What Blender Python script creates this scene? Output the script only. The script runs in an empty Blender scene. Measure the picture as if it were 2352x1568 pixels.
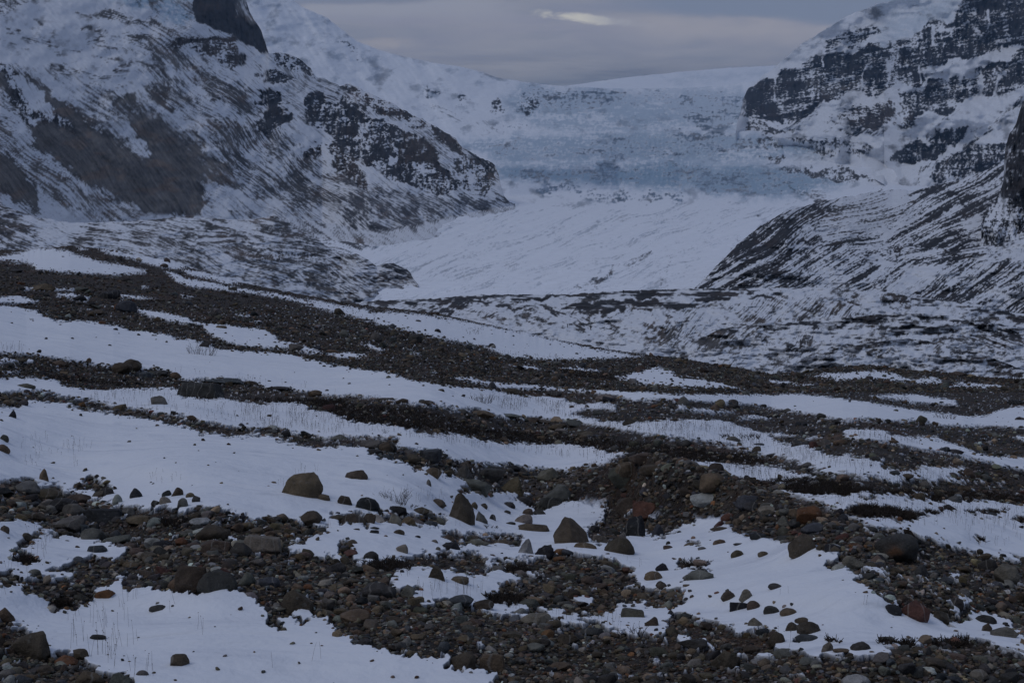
import bpy, math, random
import numpy as np
random.seed(7); RNG = np.random.default_rng(11)
F32 = np.float32
scene = bpy.context.scene
COL = scene.collection

# ---------------------------------------------------------------- camera
PW, PH, FOC = 2352.0, 1568.0, 3267.0          # working picture units, 50 mm on a 36 mm frame
VH = 630.0                                    # row of the horizon
PITCH = math.atan((PH/2-VH)/FOC)
CAMZ = 1.9
cam = bpy.data.cameras.new('camera'); cam.lens = 50.0; cam.sensor_width = 36.0
cam.clip_start = 0.3; cam.clip_end = 60000
co = bpy.data.objects.new('camera', cam); COL.objects.link(co)
co.location = (0, 0, CAMZ); co.rotation_euler = (math.pi/2-PITCH, 0, 0)
scene.camera = co
cp, sp = math.cos(PITCH), math.sin(PITCH)
def point(u, v, Y):
    """ground point seen in direction (u, v) at forward distance Y (metres)"""
    dx = (u-PW/2)/FOC; dy = -(v-PH/2)/FOC
    wy = cp+dy*sp; wz = -sp+dy*cp
    k = Y/wy
    return dx*k, Y+0*u, CAMZ+wz*k

# ---------------------------------------------------------------- noise
_ANG = np.linspace(0, 2*math.pi, 65)[:-1]
_GX, _GY = np.cos(_ANG).astype(F32), np.sin(_ANG).astype(F32)
def _hash(ix, iy, seed):
    h = (ix.astype(np.uint32)*np.uint32(374761393) + iy.astype(np.uint32)*np.uint32(668265263) + np.uint32((seed*974711+101) & 0xffffffff))
    h = (h ^ (h >> np.uint32(13)))*np.uint32(1274126177)
    return h ^ (h >> np.uint32(16))
def perlin(x, y, seed=0):
    x = np.asarray(x, F32); y = np.asarray(y, F32)
    fx0 = np.floor(x); fy0 = np.floor(y)
    ix = fx0.astype(np.int64); iy = fy0.astype(np.int64)
    fx = x-fx0; fy = y-fy0
    sx = fx*fx*fx*(fx*(fx*6-15)+10); sy = fy*fy*fy*(fy*(fy*6-15)+10)
    def g(a, b):
        h = _hash(ix+a, iy+b, seed) & np.uint32(63)
        return _GX[h]*(fx-a)+_GY[h]*(fy-b)
    a = g(0, 0); a = a+(g(1, 0)-a)*sx
    b = g(0, 1); b = b+(g(1, 1)-b)*sx
    return a+(b-a)*sy
def fbm(x, y, octv=4, seed=0, gain=0.5, lac=2.03):
    r = 0; a = 1.0; n = 0
    for k in range(octv):
        r = r+a*perlin(x+k*17.3, y-k*9.1, seed+k*31); n += a*a
        x = x*lac; y = y*lac; a *= gain
    return r/(math.sqrt(n)*0.26)               # about unit deviation
def ridged(x, y, octv=4, seed=0):
    r = 0; a = 1.0
    for k in range(octv):
        r = r+a*(1-2.2*np.abs(perlin(x+k*7.7, y+k*3.3, seed+k*13))); x = x*2.1; y = y*2.1; a *= .5
    return r*0.5
def perlin3(p, seed):
    x, y, z = p[:, 0], p[:, 1], p[:, 2]
    return (perlin(x+z*.31, y-z*.27, seed)+perlin(y+x*.23+5.2, z-x*.19, seed+5)+perlin(z-y*.29+9.1, x+y*.17, seed+9))*.6
def sstep(a, b, x):
    t = np.clip((x-a)/(b-a), 0, 1); return t*t*(3-2*t)
def lerp(a, b, t): return a+(b-a)*t

# ---------------------------------------------------------------- outlines
OFF = {0: (0, 0, 1), 1: (0, 0, .375), 2: (780.9, 0, .375), 3: (1561.9, 0, .375), 4: (0, 496.1, .375), 5: (780.9, 496.1, .375),
       6: (1561.9, 496.1, .375), 7: (0, 980.3, .375), 8: (780.9, 980.3, .375), 9: (1561.9, 980.3, .375)}
def c(k, s):
    """'x,y x,y' of survey sheet k -> common units"""
    ox, oy, m = OFF[k]
    return [(ox+m*float(a.split(',')[0]), oy+m*float(a.split(',')[1])) for a in s.split()]
def sdf(P, u, v):
    P = np.asarray(P, F32); d = np.full(u.shape, 1e9, F32); ins = np.zeros(u.shape, bool)
    for i in range(len(P)):
        ax, ay = P[i]; bx, by = P[(i+1) % len(P)]
        ex, ey = bx-ax, by-ay; L = ex*ex+ey*ey+1e-6
        t = np.clip(((u-ax)*ex+(v-ay)*ey)/L, 0, 1)
        d = np.minimum(d, (u-ax-t*ex)**2+(v-ay-t*ey)**2)
        cr = ((ay > v) != (by > v)) & (u < (v-ay)/((by-ay) if abs(by-ay) > 1e-6 else 1e-6)*ex+ax)
        ins ^= cr
    d = np.sqrt(d); return np.where(ins, -d, d)
def strip(line, up, dn):
    return [(x, y-up) for x, y in line]+[(x, y+dn) for x, y in reversed(line)]
def curve(pts):
    xs = np.array([p[0] for p in pts], float); ys = np.array([p[1] for p in pts], float)
    return lambda u: np.interp(u, xs, ys)

# ---------------------------------------------------------------- materials
def nt(name):
    m = bpy.data.materials.new(name); m.use_nodes = True; m.node_tree.nodes.clear(); return m, m.node_tree
class N:
    """tiny node helper"""
    def __init__(s, tree): s.t = tree
    def __call__(s, typ, inp=None, **kw):
        n = s.t.nodes.new(typ)
        for k, v in kw.items(): setattr(n, k, v)
        for k, v in (inp or {}).items():
            if hasattr(v, 'is_output'): s.t.links.new(v, n.inputs[k])
            else: n.inputs[k].default_value = v
        return n
    def math(s, op, a, b=0.0, cl=False):
        n = s('ShaderNodeMath', {0: a, 1: b}, operation=op); n.use_clamp = cl; return n.outputs[0]
    def mix(s, f, a, b, bt='MIX'):
        n = s('ShaderNodeMix', data_type='RGBA', blend_type=bt)
        for k, v in ((0, f), (6, a), (7, b)):
            if hasattr(v, 'is_output'): s.t.links.new(v, n.inputs[k])
            else: n.inputs[k].default_value = v
        return n.outputs[2]
    def ramp(s, f, stops):
        n = s('ShaderNodeValToRGB', {0: f}); e = n.color_ramp.elements
        while len(e) > 1: e.remove(e[-1])
        e[0].position, e[0].color = stops[0][0], stops[0][1]
        for p, q in stops[1:]:
            x = e.new(p); x.color = q
        return n.outputs[0]
def g3(x): return (x, x, x, 1)

def mat_ground():
    m, t = nt('snow_and_gravel'); n = N(t)
    tc = n('ShaderNodeTexCoord').outputs['Object']
    rock = n('ShaderNodeAttribute', attribute_name='rock').outputs['Fac']
    colr = n('ShaderNodeAttribute', attribute_name='Col').outputs['Color']
    v1 = n('ShaderNodeTexVoronoi', {'Vector': tc, 'Scale': 34.0}); v2 = n('ShaderNodeTexVoronoi', {'Vector': tc, 'Scale': 13.0})
    cell = n('ShaderNodeSeparateColor', {0: v1.outputs['Color']}).outputs[0]
    cell2 = n('ShaderNodeSeparateColor', {0: v2.outputs['Color']}).outputs[1]
    tone = n.math('ADD', n.math('MULTIPLY', cell, .75), n.math('MULTIPLY', cell2, .6))
    tone = n.math('ADD', tone, .30)
    stones = n.mix(1.0, colr, n('ShaderNodeCombineColor', {0: tone, 1: tone, 2: tone}).outputs[0], 'MULTIPLY')
    warm = n.ramp(cell2, [(0, (1.25, .98, .78, 1)), (.3, (1, 1, 1, 1)), (.75, (.92, .98, 1.1, 1)), (1, (1.15, 1.1, 1.0, 1))])
    stones = n.mix(1.0, stones, warm, 'MULTIPLY')
    base = n.mix(rock, colr, stones)
    big = n('ShaderNodeTexNoise', {'Vector': tc, 'Scale': 1.7, 'Detail': 5.0}).outputs[0]
    fine = n('ShaderNodeTexNoise', {'Vector': tc, 'Scale': 22.0, 'Detail': 4.0}).outputs[0]
    drift = n('ShaderNodeTexNoise', {'Vector': n('ShaderNodeVectorMath', {0: tc, 1: (.55, 1.6, 1.0)}, operation='MULTIPLY').outputs[0], 'Scale': .8, 'Detail': 4.0, 'Roughness': .45, 'Distortion': .6}).outputs[0]
    dim = n('ShaderNodeTexVoronoi', {'Vector': tc, 'Scale': 1.9, 'Smoothness': .6}, feature='SMOOTH_F1').outputs['Distance']
    dim = n('ShaderNodeMapRange', {0: dim, 1: .02, 2: .28, 3: -.035, 4: 0.0}, interpolation_type='SMOOTHSTEP').outputs[0]
    hs = n.math('ADD', n.math('ADD', n.math('MULTIPLY', big, .10), n.math('MULTIPLY', drift, .34)), n.math('ADD', n.math('MULTIPLY', fine, .012), dim))
    hr = n.math('MULTIPLY', n.math('ADD', v1.outputs['Distance'], v2.outputs['Distance']), -.03)
    h = n('ShaderNodeMix', {0: rock, 2: hs, 3: hr}).outputs[0]
    bmp = n('ShaderNodeBump', {'Height': h, 'Strength': .7, 'Distance': 1.0})
    b = n('ShaderNodeBsdfPrincipled', {'Base Color': base, 'Roughness': .75, 'Normal': bmp.outputs[0]})
    b.inputs['Specular IOR Level'].default_value = .2
    o = n('ShaderNodeOutputMaterial', {0: b.outputs[0]}); return m
def mat_far(name, sc, bump):
    m, t = nt(name); n = N(t)
    tc = n('ShaderNodeTexCoord').outputs['Object']
    colr = n('ShaderNodeAttribute', attribute_name='Col').outputs['Color']
    a = n('ShaderNodeTexNoise', {'Vector': tc, 'Scale': sc, 'Detail': 6.0, 'Roughness': .65}).outputs[0]
    k = n('ShaderNodeMapRange', {0: a, 1: .3, 2: .7, 3: .92, 4: 1.06}).outputs[0]
    base = n.mix(1.0, colr, n('ShaderNodeCombineColor', {0: k, 1: k, 2: k}).outputs[0], 'MULTIPLY')
    bmp = n('ShaderNodeBump', {'Height': a, 'Strength': .6, 'Distance': bump})
    b = n('ShaderNodeBsdfPrincipled', {'Base Color': base, 'Roughness': .85, 'Normal': bmp.outputs[0]})
    b.inputs['Specular IOR Level'].default_value = .12
    n('ShaderNodeOutputMaterial', {0: b.outputs[0]}); return m
def mat_stone():
    m, t = nt('weathered_stone'); n = N(t)
    tc = n('ShaderNodeTexCoord').outputs['Object']
    colr = n('ShaderNodeAttribute', attribute_name='Col').outputs['Color']
    inf = n('ShaderNodeObjectInfo').outputs['Random']
    off = n('ShaderNodeVectorMath', {0: tc, 1: n('ShaderNodeCombineXYZ', {0: n.math('MULTIPLY', inf, 37.0), 1: n.math('MULTIPLY', inf, 91.0), 2: inf}).outputs[0]}, operation='ADD').outputs[0]
    a = n('ShaderNodeTexNoise', {'Vector': off, 'Scale': 9.0, 'Detail': 7.0, 'Roughness': .62}).outputs[0]
    bfine = n('ShaderNodeTexNoise', {'Vector': off, 'Scale': 120.0, 'Detail': 3.0, 'Roughness': .7}).outputs[0]
    lich = n('ShaderNodeTexNoise', {'Vector': off, 'Scale': 28.0, 'Detail': 4.0, 'Roughness': .6}).outputs[0]
    k = n.math('ADD', n('ShaderNodeMapRange', {0: a, 1: .3, 2: .7, 3: .45, 4: 1.25}).outputs[0], n('ShaderNodeMapRange', {0: bfine, 1: .3, 2: .7, 3: -.22, 4: .22}).outputs[0])
    base = n.mix(1.0, colr, n('ShaderNodeCombineColor', {0: k, 1: k, 2: k}).outputs[0], 'MULTIPLY')
    lf = n('ShaderNodeMapRange', {0: lich, 1: .60, 2: .70, 3: 0.0, 4: .5}).outputs[0]
    base = n.mix(lf, base, n.mix(.5, base, (.22, .21, .19, 1)))
    wv = n('ShaderNodeTexWave', {'Vector': off, 'Scale': 3.0, 'Distortion': 9.0, 'Detail': 3.0}).outputs['Fac']
    vein = n('ShaderNodeMapRange', {0: wv, 1: .965, 2: 1.0, 3: 0.0, 4: n.math('MULTIPLY', n.math('GREATER_THAN', inf, .7), .35)}).outputs[0]
    base = n.mix(vein, base, (.30, .28, .25, 1))
    h = n.math('ADD', n.math('MULTIPLY', a, .05), n.math('MULTIPLY', bfine, .006))
    bmp = n('ShaderNodeBump', {'Height': h, 'Strength': .8, 'Distance': 1.0})
    b = n('ShaderNodeBsdfPrincipled', {'Base Color': base, 'Roughness': .8, 'Normal': bmp.outputs[0]})
    b.inputs['Specular IOR Level'].default_value = .18
    n('ShaderNodeOutputMaterial', {0: b.outputs[0]}); return m
def mat_plain(name, col, rough=.8, sc=40.0):
    m, t = nt(name); n = N(t)
    tc = n('ShaderNodeTexCoord').outputs['Object']
    a = n('ShaderNodeTexNoise', {'Vector': tc, 'Scale': sc, 'Detail': 3.0}).outputs[0]
    k = n('ShaderNodeMapRange', {0: a, 1: .3, 2: .7, 3: .6, 4: 1.4}).outputs[0]
    base = n.mix(1.0, col+(1,), n('ShaderNodeCombineColor', {0: k, 1: k, 2: k}).outputs[0], 'MULTIPLY')
    b = n('ShaderNodeBsdfPrincipled', {'Base Color': base, 'Roughness': rough})
    b.inputs['Specular IOR Level'].default_value = .15
    n('ShaderNodeOutputMaterial', {0: b.outputs[0]}); return m
M_GROUND = mat_ground(); M_FAR = mat_far('snowy_mountain_rock', .11, .14); M_MID = mat_far('snowy_moraine', .9, .05); M_STONE = mat_stone()
M_TWIG = mat_plain('bare_twig', (.045, .032, .026)); M_STALK = mat_plain('dry_stalk', (.06, .045, .035)); M_HEATH = mat_plain('dark_heath', (.035, .027, .022))
M_POST = mat_plain('dark_wood', (.03, .028, .027)); M_PALE = mat_plain('pale_wood', (.5, .49, .45))

# ---------------------------------------------------------------- mesh helpers
def mesh_obj(name, V, faces, mat, smooth=True, attrs=None, parent=None):
    """V (n,3); faces (m,k) int array"""
    me = bpy.data.meshes.new(name); V = np.ascontiguousarray(V, F32); faces = np.ascontiguousarray(faces, np.int32)
    m, k = faces.shape
    me.vertices.add(len(V)); me.vertices.foreach_set('co', V.ravel())
    me.loops.add(m*k); me.loops.foreach_set('vertex_index', faces.ravel())
    me.polygons.add(m); me.polygons.foreach_set('loop_start', np.arange(0, m*k, k, dtype=np.int32))
    me.polygons.foreach_set('use_smooth', smooth if isinstance(smooth, np.ndarray) else np.full(m, smooth, bool))
    for an, av in (attrs or {}).items():
        if av.ndim == 2:
            a = me.attributes.new(an, 'FLOAT_COLOR', 'POINT'); r = np.ones((len(V), 4), F32); r[:, :3] = av; a.data.foreach_set('color', r.ravel())
        else:
            a = me.attributes.new(an, 'FLOAT', 'POINT'); a.data.foreach_set('value', np.ascontiguousarray(av, F32))
    me.update(calc_edges=True); me.materials.append(mat)
    o = bpy.data.objects.new(name, me); COL.objects.link(o); o.parent = parent
    return o
def tag(o, label=None, cat=None, group=None, kind=None):
    for k, v in (('label', label), ('category', cat), ('group', group), ('kind', kind)):
        if v: o[k] = v
    return o
def grid_faces(ny, nx):
    i = np.arange(ny*nx, dtype=np.int32).reshape(ny, nx)
    return np.stack([i[1:, :-1], i[1:, 1:], i[:-1, 1:], i[:-1, :-1]], -1).reshape(-1, 4)

# ---------------------------------------------------------------- painted coverage of a far slope
SNOW = np.array((.78, .80, .84), F32)
PAL = {'dark': (.034, .034, .037), 'brown': (.058, .047, .040), 'till': (.135, .125, .115), 'grit': (.082, .077, .073), 'ice': (.37, .48, .58), 'grey': (.085, .085, .09), 'shaded_ice': (.20, .25, .31)}  # the blue-grey ice tone has crevasse shade put into its colour
class Cover:
    def __init__(s, U, V, base, kind, colr, seed, warp=7.0, wscale=45.0):
        s.U, s.V, s.seed = U, V, seed
        s.D = np.full(U.shape, base, F32); s.C = np.broadcast_to(np.array(PAL[colr], F32), U.shape+(3,)).copy()
        s.W = {kind: np.ones(U.shape, F32)}
        s.wu = warp*fbm(U/wscale, V/wscale, 4, seed+400, .6); s.wv = warp*.8*fbm(U/wscale, V/wscale, 4, seed+500, .6)
        s.ice = np.zeros(U.shape, F32)
        s.lu = 7*fbm(U/210, V/150, 2, seed+600); s.lv = 7*fbm(U/210, V/150, 2, seed+700)
    def paint(s, P, dens, kind=None, colr=None, soft=6.0, ice=None, warp=1.0):
        P = np.asarray(P); mg = soft+40
        b = (s.U > P[:, 0].min()-mg) & (s.U < P[:, 0].max()+mg) & (s.V > P[:, 1].min()-mg) & (s.V < P[:, 1].max()+mg)
        if not b.any(): return
        d = sdf(P, s.U[b]+warp*s.wu[b], s.V[b]+warp*s.wv[b]); w = sstep(soft, -soft, d)
        if ice is not None: s.ice[b] = lerp(s.ice[b], ice, w); return
        s.D[b] = lerp(s.D[b], dens, w)
        if colr: s.C[b] = lerp(s.C[b], np.array(PAL[colr], F32), w[:, None])
        if kind:
            if kind not in s.W: s.W[kind] = np.zeros(s.U.shape, F32)
            for k in s.W: s.W[k][b] = lerp(s.W[k][b], 1.0 if k == kind else 0.0, w)
    def noise(s, kind, more=0):
        U, V, sd = s.U, s.V, s.seed+more
        if kind == 'iso': return fbm(U/60, V/38, 6, sd+1, .62)
        if kind == 'speck': return (fbm((U+V*.6)/15, V/9, 6, sd+2, .74)+.6*fbm(U/70, V/36, 4, sd+3))/1.17
        if kind == 'ledge':
            dip = V+U*.18
            return (.75*fbm(U/95+.2*s.wu/7, dip/9, 5, sd+4, .68)+.5*fbm(U/13, V/45, 4, sd+5, .65)+.65*fbm(U/55, V/45, 6, sd+6, .66)+.8*fbm(U/6, V/4, 2, sd+13, .8))/1.38
        if kind == 'crag': return (.4*fbm(U/60, V/8, 5, sd+7, .65)+.6*fbm(U/11, V/36, 5, sd+8, .68)+.7*fbm(U/38, V/34, 6, sd+9, .68)+.8*fbm(U/6, V/5, 2, sd+14, .8))/1.30
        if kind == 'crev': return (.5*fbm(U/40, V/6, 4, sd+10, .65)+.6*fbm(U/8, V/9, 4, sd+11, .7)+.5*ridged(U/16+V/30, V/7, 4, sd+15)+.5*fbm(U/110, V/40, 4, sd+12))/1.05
        if kind[0] == 's':                     # 's<angle>': streaks running that way down the slope
            a = math.radians(float(kind[1:])); ca, sa = math.cos(a), math.sin(a)
            uu = U+s.lu; vv = V+s.lv
            q = uu*ca+vv*sa; r = -uu*sa+vv*ca
            return (.72*fbm(q/95, r/4.4, 3, sd+20, .75)+.55*fbm(q/150, r/15, 3, sd+24, .65)+.60*fbm(q/11, r/3.4, 2, sd+21, .8)+.40*fbm(U/80, V/50, 5, sd+22, .6))/1.16
        if kind[0] == 'l':                     # long thin straight streaks
            a = math.radians(float(kind[1:])); ca, sa = math.cos(a), math.sin(a)
            uu = U+.7*s.lu; vv = V+.7*s.lv; q = uu*ca+vv*sa; r = -uu*sa+vv*ca
            return (.75*fbm(q/300, r/4.6, 2, sd+20, .8)+.62*fbm(q/330, r/14, 3, sd+24, .6)+.62*fbm(q/9, r/3.6, 2, sd+21, .8)+.35*fbm(U/80, V/50, 5, sd+22, .6))/1.2
        if kind == 'flat': return fbm(U/85, V/7, 5, sd+23, .6)
    def colour(s, edge=.14, snow=SNOW, sfac=1.7):
        num = 0; den = 0; v = 0; ed_ = 0; sw = 0
        for k, w in s.W.items():
            num = num+w*s.noise(k); den = den+w*w; v = v+w*s.noise(k, 333); sw = sw+w
            ed_ = ed_+w*(edge*sfac if k[0] in 'sl' and k[1:].lstrip('-').isdigit() else edge*(1.3 if k == 'crev' else 2.0 if k in ( 'flat', 'iso', 'speck') else 1.5))
        n = 1/(1+np.exp(-1.7*num/np.sqrt(den+1e-6)))
        ed_ = ed_/(sw+1e-6); patch = fbm(s.U/130, s.V/80, 5, s.seed+47, .6); s.D = s.D+.10*patch*np.clip(s.D*6, 0, 1)*(s.D < 1.05)
        if s.land:
            su, sv, kb, kc = s.land; s.H = fbm(s.U/su, s.V/sv, 4, s.seed+900, .5)
            gu = np.gradient(s.H, axis=1); gv = np.gradient(s.H, axis=0); gr = .75*gu/(gu.std()+1e-6)-.66*gv/(gv.std()+1e-6)
            ln = 1-2.2*np.abs(perlin((s.U+s.lu)/(su*1.25), (s.V+s.lv)/(sv*1.3), s.seed+905)+.10*perlin(s.U/19, s.V/11, s.seed+906))
            s.D = np.where(s.D < 1.05, s.D+kb*np.clip(gr, -1.6, 1.6)*np.clip(s.D*4, .15, 1)+kc*sstep(.80, .98, ln), s.D)
        s.rock = sstep(-1, 1, (s.D-n)/ed_)
        v = v/np.sqrt(den+1e-6)
        rc = s.C*np.clip(1+.28*v, .4, 2.0)[..., None]
        warm = sstep(.3, 1.5, fbm(s.U/70, s.V/30, 4, s.seed+41))[..., None]
        rc = rc*(1+warm*np.array((.22, .04, -.08), F32))
        ic = s.ice*(.25+.85*sstep(-.7, .7, s.noise('crev')))  # blue ice tint; crevasse noise also paints serac relief shading into it
        sn = lerp(snow[None, None], np.array(PAL['ice'], F32), ic[..., None])
        return lerp(sn, rc, s.rock[..., None])

def rows_to_Y(curves):
    """distance of a surface seen at (u, v), from its guide curves"""
    def f(u, v):
        vv = [float(curve(a)(u)) for a, _ in curves]; yy = [float(curve(b)(u)) for _, b in curves]
        return 1/float(np.interp(v, vv, [1/q for q in yy]))
    return f
def slope(name, u0, u1, du, curves, rows, mat, label, paint, relief, seed, base=(.03, 'iso', 'grit'), jag=0.0, back=(1.25, .5), warp=7.0, edge=.14, sfac=1.7, white=1.0, land=None, ysm=0):
    """a terrain body: guide curves top to bottom, each (line of rows, line of distances)"""
    us = np.arange(u0, u1+du, du); nx = len(us)
    cv = [(curve(a)(us), curve(b)(us)) for a, b in curves]
    j = jag*fbm(us/26, us*0+seed, 5, seed+60, .6) if jag else 0*us
    top_ = cv[0][0].copy()
    for _ in range(3):
        w_ = max(2, int(ysm/du)); pad = np.pad(top_, (w_, w_), mode='edge'); cs = np.cumsum(pad); top_ = (cs[2*w_:]-cs[:-2*w_])/(2*w_)
    top_ = np.minimum(top_, cv[1][0]-3)
    Vs, Ys = [], []
    rows = rows[:len(curves)-1]
    for i, nr in enumerate(rows):
        t = np.linspace(0, 1, nr, endpoint=(i == len(rows)-1))[:, None]
        Vi = lerp(cv[i][0][None], cv[i+1][0][None], t); ty = t
        if i == 0:
            if ysm: ty = np.clip((Vi-top_[None])/(cv[1][0]-top_)[None], -.3, 1)
            Vi = Vi+j[None]*(1-t)**25
        Vs.append(Vi); Ys.append(1/lerp(1/cv[i][1][None], 1/cv[i+1][1][None], ty))
    V = np.concatenate(Vs).astype(F32); Y = np.concatenate(Ys).astype(F32); U = np.broadcast_to(us[None].astype(F32), V.shape).copy()
    for _ in range(6): Y[1:-1] = (Y[:-2]+2*Y[1:-1]+Y[2:])/4
    cov = Cover(U, V, base[0], base[1], base[2], seed, warp)
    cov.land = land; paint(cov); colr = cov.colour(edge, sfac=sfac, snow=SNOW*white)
    Y = Y+relief(U, V, Y, cov)
    x, y, z = point(U.astype(float), V.astype(float), Y.astype(float))
    P = np.stack([x, y, z], -1)
    top = P[:1].copy(); b1 = top.copy(); b2 = top.copy(); hh = back[1]
    b1[..., :2] *= 1+(back[0]-1)*.25; b1[..., 2] -= .006*top[..., 1]
    b2[..., :2] *= back[0]; b2[..., 2] -= .05*top[..., 1]
    P = np.concatenate([b2, b1, P]); ny = len(P)
    colr = np.concatenate([colr[:1], colr[:1], colr]).reshape(-1, 3)
    o = mesh_obj(name, P.reshape(-1, 3), grid_faces(ny, nx), mat, True, {'Col': colr})
    return tag(o, label, None, None, 'structure')
HAZE, EXPO = 4.4e-5, -0.05
# ================================================================ far terrain
def K(y): return [(-9999, y), (9999, y)]
def norel(U, V, Y, cov): return 0*Y
# ---- sheet of land under everything
R = 14000.0
ang = np.linspace(0, 2*math.pi, 97)[:-1]; rr = np.array([0.01, 60, 300, 900, 2500, 6000, R])
P = np.stack([np.outer(rr, np.cos(ang)), np.outer(rr, np.sin(ang)), np.outer(-30-0*rr, 1+0*ang)], -1)
P[3:, :, 2] += (perlin(P[3:, :, 0]/700, P[3:, :, 1]/700, 3)*8)
nr_, na_ = P.shape[:2]; ii = np.arange(nr_*na_).reshape(nr_, na_); jj = np.roll(ii, -1, 1)
tag(mesh_obj('valley_floor', P.reshape(-1, 3), np.stack([ii[:-1], jj[:-1], jj[1:], ii[1:]], -1).reshape(-1, 4), M_FAR, True,
             {'Col': np.broadcast_to(SNOW*.9, (nr_*na_, 3))}), 'flat snow covered valley floor under the moraines', kind='structure')

# ---- distant ice dome
def p_dome(cv): cv.paint([(1500, 178), (1900, 158), (1900, 172), (1540, 190)], 0, ice=.25, soft=8)
slope('snowfield', 1150, 2450, 4, [([(1150, 205), (1290, 199), (1306, 197), (1381, 186), (1456, 176), (1531, 169), (1562, 165), (1674, 156), (1772, 151), (1900, 140), (2450, 120)], K(9000)),
      (K(260), K(7600))], [40, 2], M_FAR, 'smooth pale snow dome on the skyline behind the icefall', p_dome,
      lambda U, V, Y, cov: 25*fbm(U/160, V/14, 3, 3), 21, base=(-.2, 'flat', 'grey'), jag=.4, white=1.16)

# ---- glacier: snow wall, icefall steps, flat tongue
SKY_G = [(480, -120), (600, -50), (667, -2), (697, 18), (750, 41), (781, 66), (818, 94), (871, 116), (931, 131), (991, 144), (1051, 152), (1103, 165), (1141, 178), (1193, 187), (1257, 195), (1306, 198), (1343, 200), (1418, 204), (1571, 202), (1637, 199), (1727, 188), (1900, 190), (2460, 190)]
B1 = [(480, 300), (900, 312), (1060, 322), (1150, 319), (1300, 306), (1562, 300), (1750, 304), (1900, 316), (2460, 330)]
B2 = [(480, 380), (1100, 377), (1170, 378), (1400, 372), (1700, 374), (1850, 384), (2460, 400)]
B3 = [(480, 470), (1160, 468), (1350, 454), (1600, 449), (1850, 455), (2050, 440), (2460, 440)]
def sh(c_, d): return [(x, y+d) for x, y in c_]
def p_glacier(cv):
    # blue seracs
    cv.paint([(1195, 190), (1420, 206), (1700, 200), (1740, 260), (1690, 300), (1560, 300), (1300, 300), (1180, 275), (1150, 230)], 0, ice=.55, soft=18)
    cv.paint(c(2, '720,870 1000,840 1400,820 1700,805 2107,805 2107,985 1500,995 1000,985 850,940'), 0, ice=.75, soft=14)
    cv.paint(c(3, '0,805 500,825 700,830 1150,900 1150,950 700,950 500,990 0,1000'), 0, ice=.7, soft=14)
    cv.paint(c(2, '960,1010 1200,1000 2107,992 2107,1160 1700,1150 1300,1120 1050,1120'), 0, ice=.95, soft=16)
    cv.paint(c(3, '0,1000 450,1010 850,1060 1000,1120 800,1200 400,1210 0,1170'), 0, ice=.9, soft=16)
    cv.paint(c(2, '1300,560 1800,560 2107,700 2107,790 1500,790 1100,700'), 0, ice=.65, soft=16)
    # crevasse shade painted in bluish grey onto the bare ice
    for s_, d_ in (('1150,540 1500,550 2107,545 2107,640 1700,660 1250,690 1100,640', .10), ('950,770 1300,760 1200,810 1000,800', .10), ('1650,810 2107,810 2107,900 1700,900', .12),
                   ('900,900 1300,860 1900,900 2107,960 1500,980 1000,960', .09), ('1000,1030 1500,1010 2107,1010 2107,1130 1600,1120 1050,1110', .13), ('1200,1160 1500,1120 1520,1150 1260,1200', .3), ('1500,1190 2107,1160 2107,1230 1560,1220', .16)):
        cv.paint(c(2, s_), min(.62, 3.4*d_), 'crev', 'shaded_ice', 10)
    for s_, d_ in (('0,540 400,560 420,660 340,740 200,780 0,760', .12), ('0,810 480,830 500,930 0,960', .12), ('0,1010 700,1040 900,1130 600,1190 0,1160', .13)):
        cv.paint(c(3, s_), min(.62, 3.4*d_), 'crev', 'shaded_ice', 10)
    # rocks in the ice
    for s_, d_ in (('1095,610 1140,595 1220,640 1180,700 1140,715 1080,690', .62), ('910,640 960,615 1030,660 1000,690 930,690', .45), ('740,590 790,580 780,610 735,630', .35), ('500,535 560,545 600,575 570,600', .35), ('0,255 60,265 150,345 130,370 60,330', .35)):
        cv.paint(c(2, s_), d_, 'crag', 'dark', 4)
    cv.paint(c(2, '480,620 700,680 900,760 960,810 870,800 650,720'), .2, 's25', 'grey', 12)
    for s_, d_, k_ in (('480,850 560,830 640,840 640,900 560,910 480,890', .6, 'crag'), ('320,740 420,720 560,760 640,790 520,810 380,790', .5, 'crag'), ('640,850 900,850 1180,910 1150,950 900,970 760,930', .38, 'crev'), ('500,960 580,930 640,960 620,1000 520,1000', .45, 'crag'),
                    ('620,1040 800,1020 1000,1040 1200,1070 1210,1110 1050,1120 900,1100 700,1060', .6, 'crag'), ('1180,1120 1300,1115 1260,1150 1190,1150', .55, 'crag'), ('620,1110 800,1160 1000,1200 850,1250 700,1180', .3, 's10'), ('700,790 1100,760 1250,800 1000,850 760,820', .28, 's-8'), ('1200,900 1500,880 1500,1000 1250,1120 1000,1000', .06, 'iso')):
        cv.paint(c(3, s_), d_, k_, 'grit', 5)
    # flat tongue
    cv.paint([(760, 600), (900, 540), (1180, 480), (1850, 462), (1720, 520), (1620, 640), (1600, 700), (760, 720)], .03, 's-20', 'shaded_ice', 14)
    cv.paint(strip([(1330, 662), (1390, 632), (1440, 605), (1500, 575)], 3, 9), .35, 'speck', 'grey', 5)
    cv.paint(strip([(1515, 645), (1530, 610), (1550, 570)], 4, 10), .3, 'speck', 'grey', 6)
    cv.paint([(1600, 665), (1650, 600), (1700, 548), (1715, 555), (1668, 610), (1640, 668)], .32, 'speck', 'grit', 9)
    cv.paint(c(3, '475,1318 495,1318 495,1328 475,1330'), .95, 'iso', 'dark', 3, warp=.2)
    cv.paint(c(4, '1700,0 2107,0 2107,150 1900,100'), .3, 's20', 'grey', 10)
    cv.paint([(560, 480), (780, 470), (860, 560), (760, 600), (640, 560)], .42, 's14', 'grey', 12)
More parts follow.
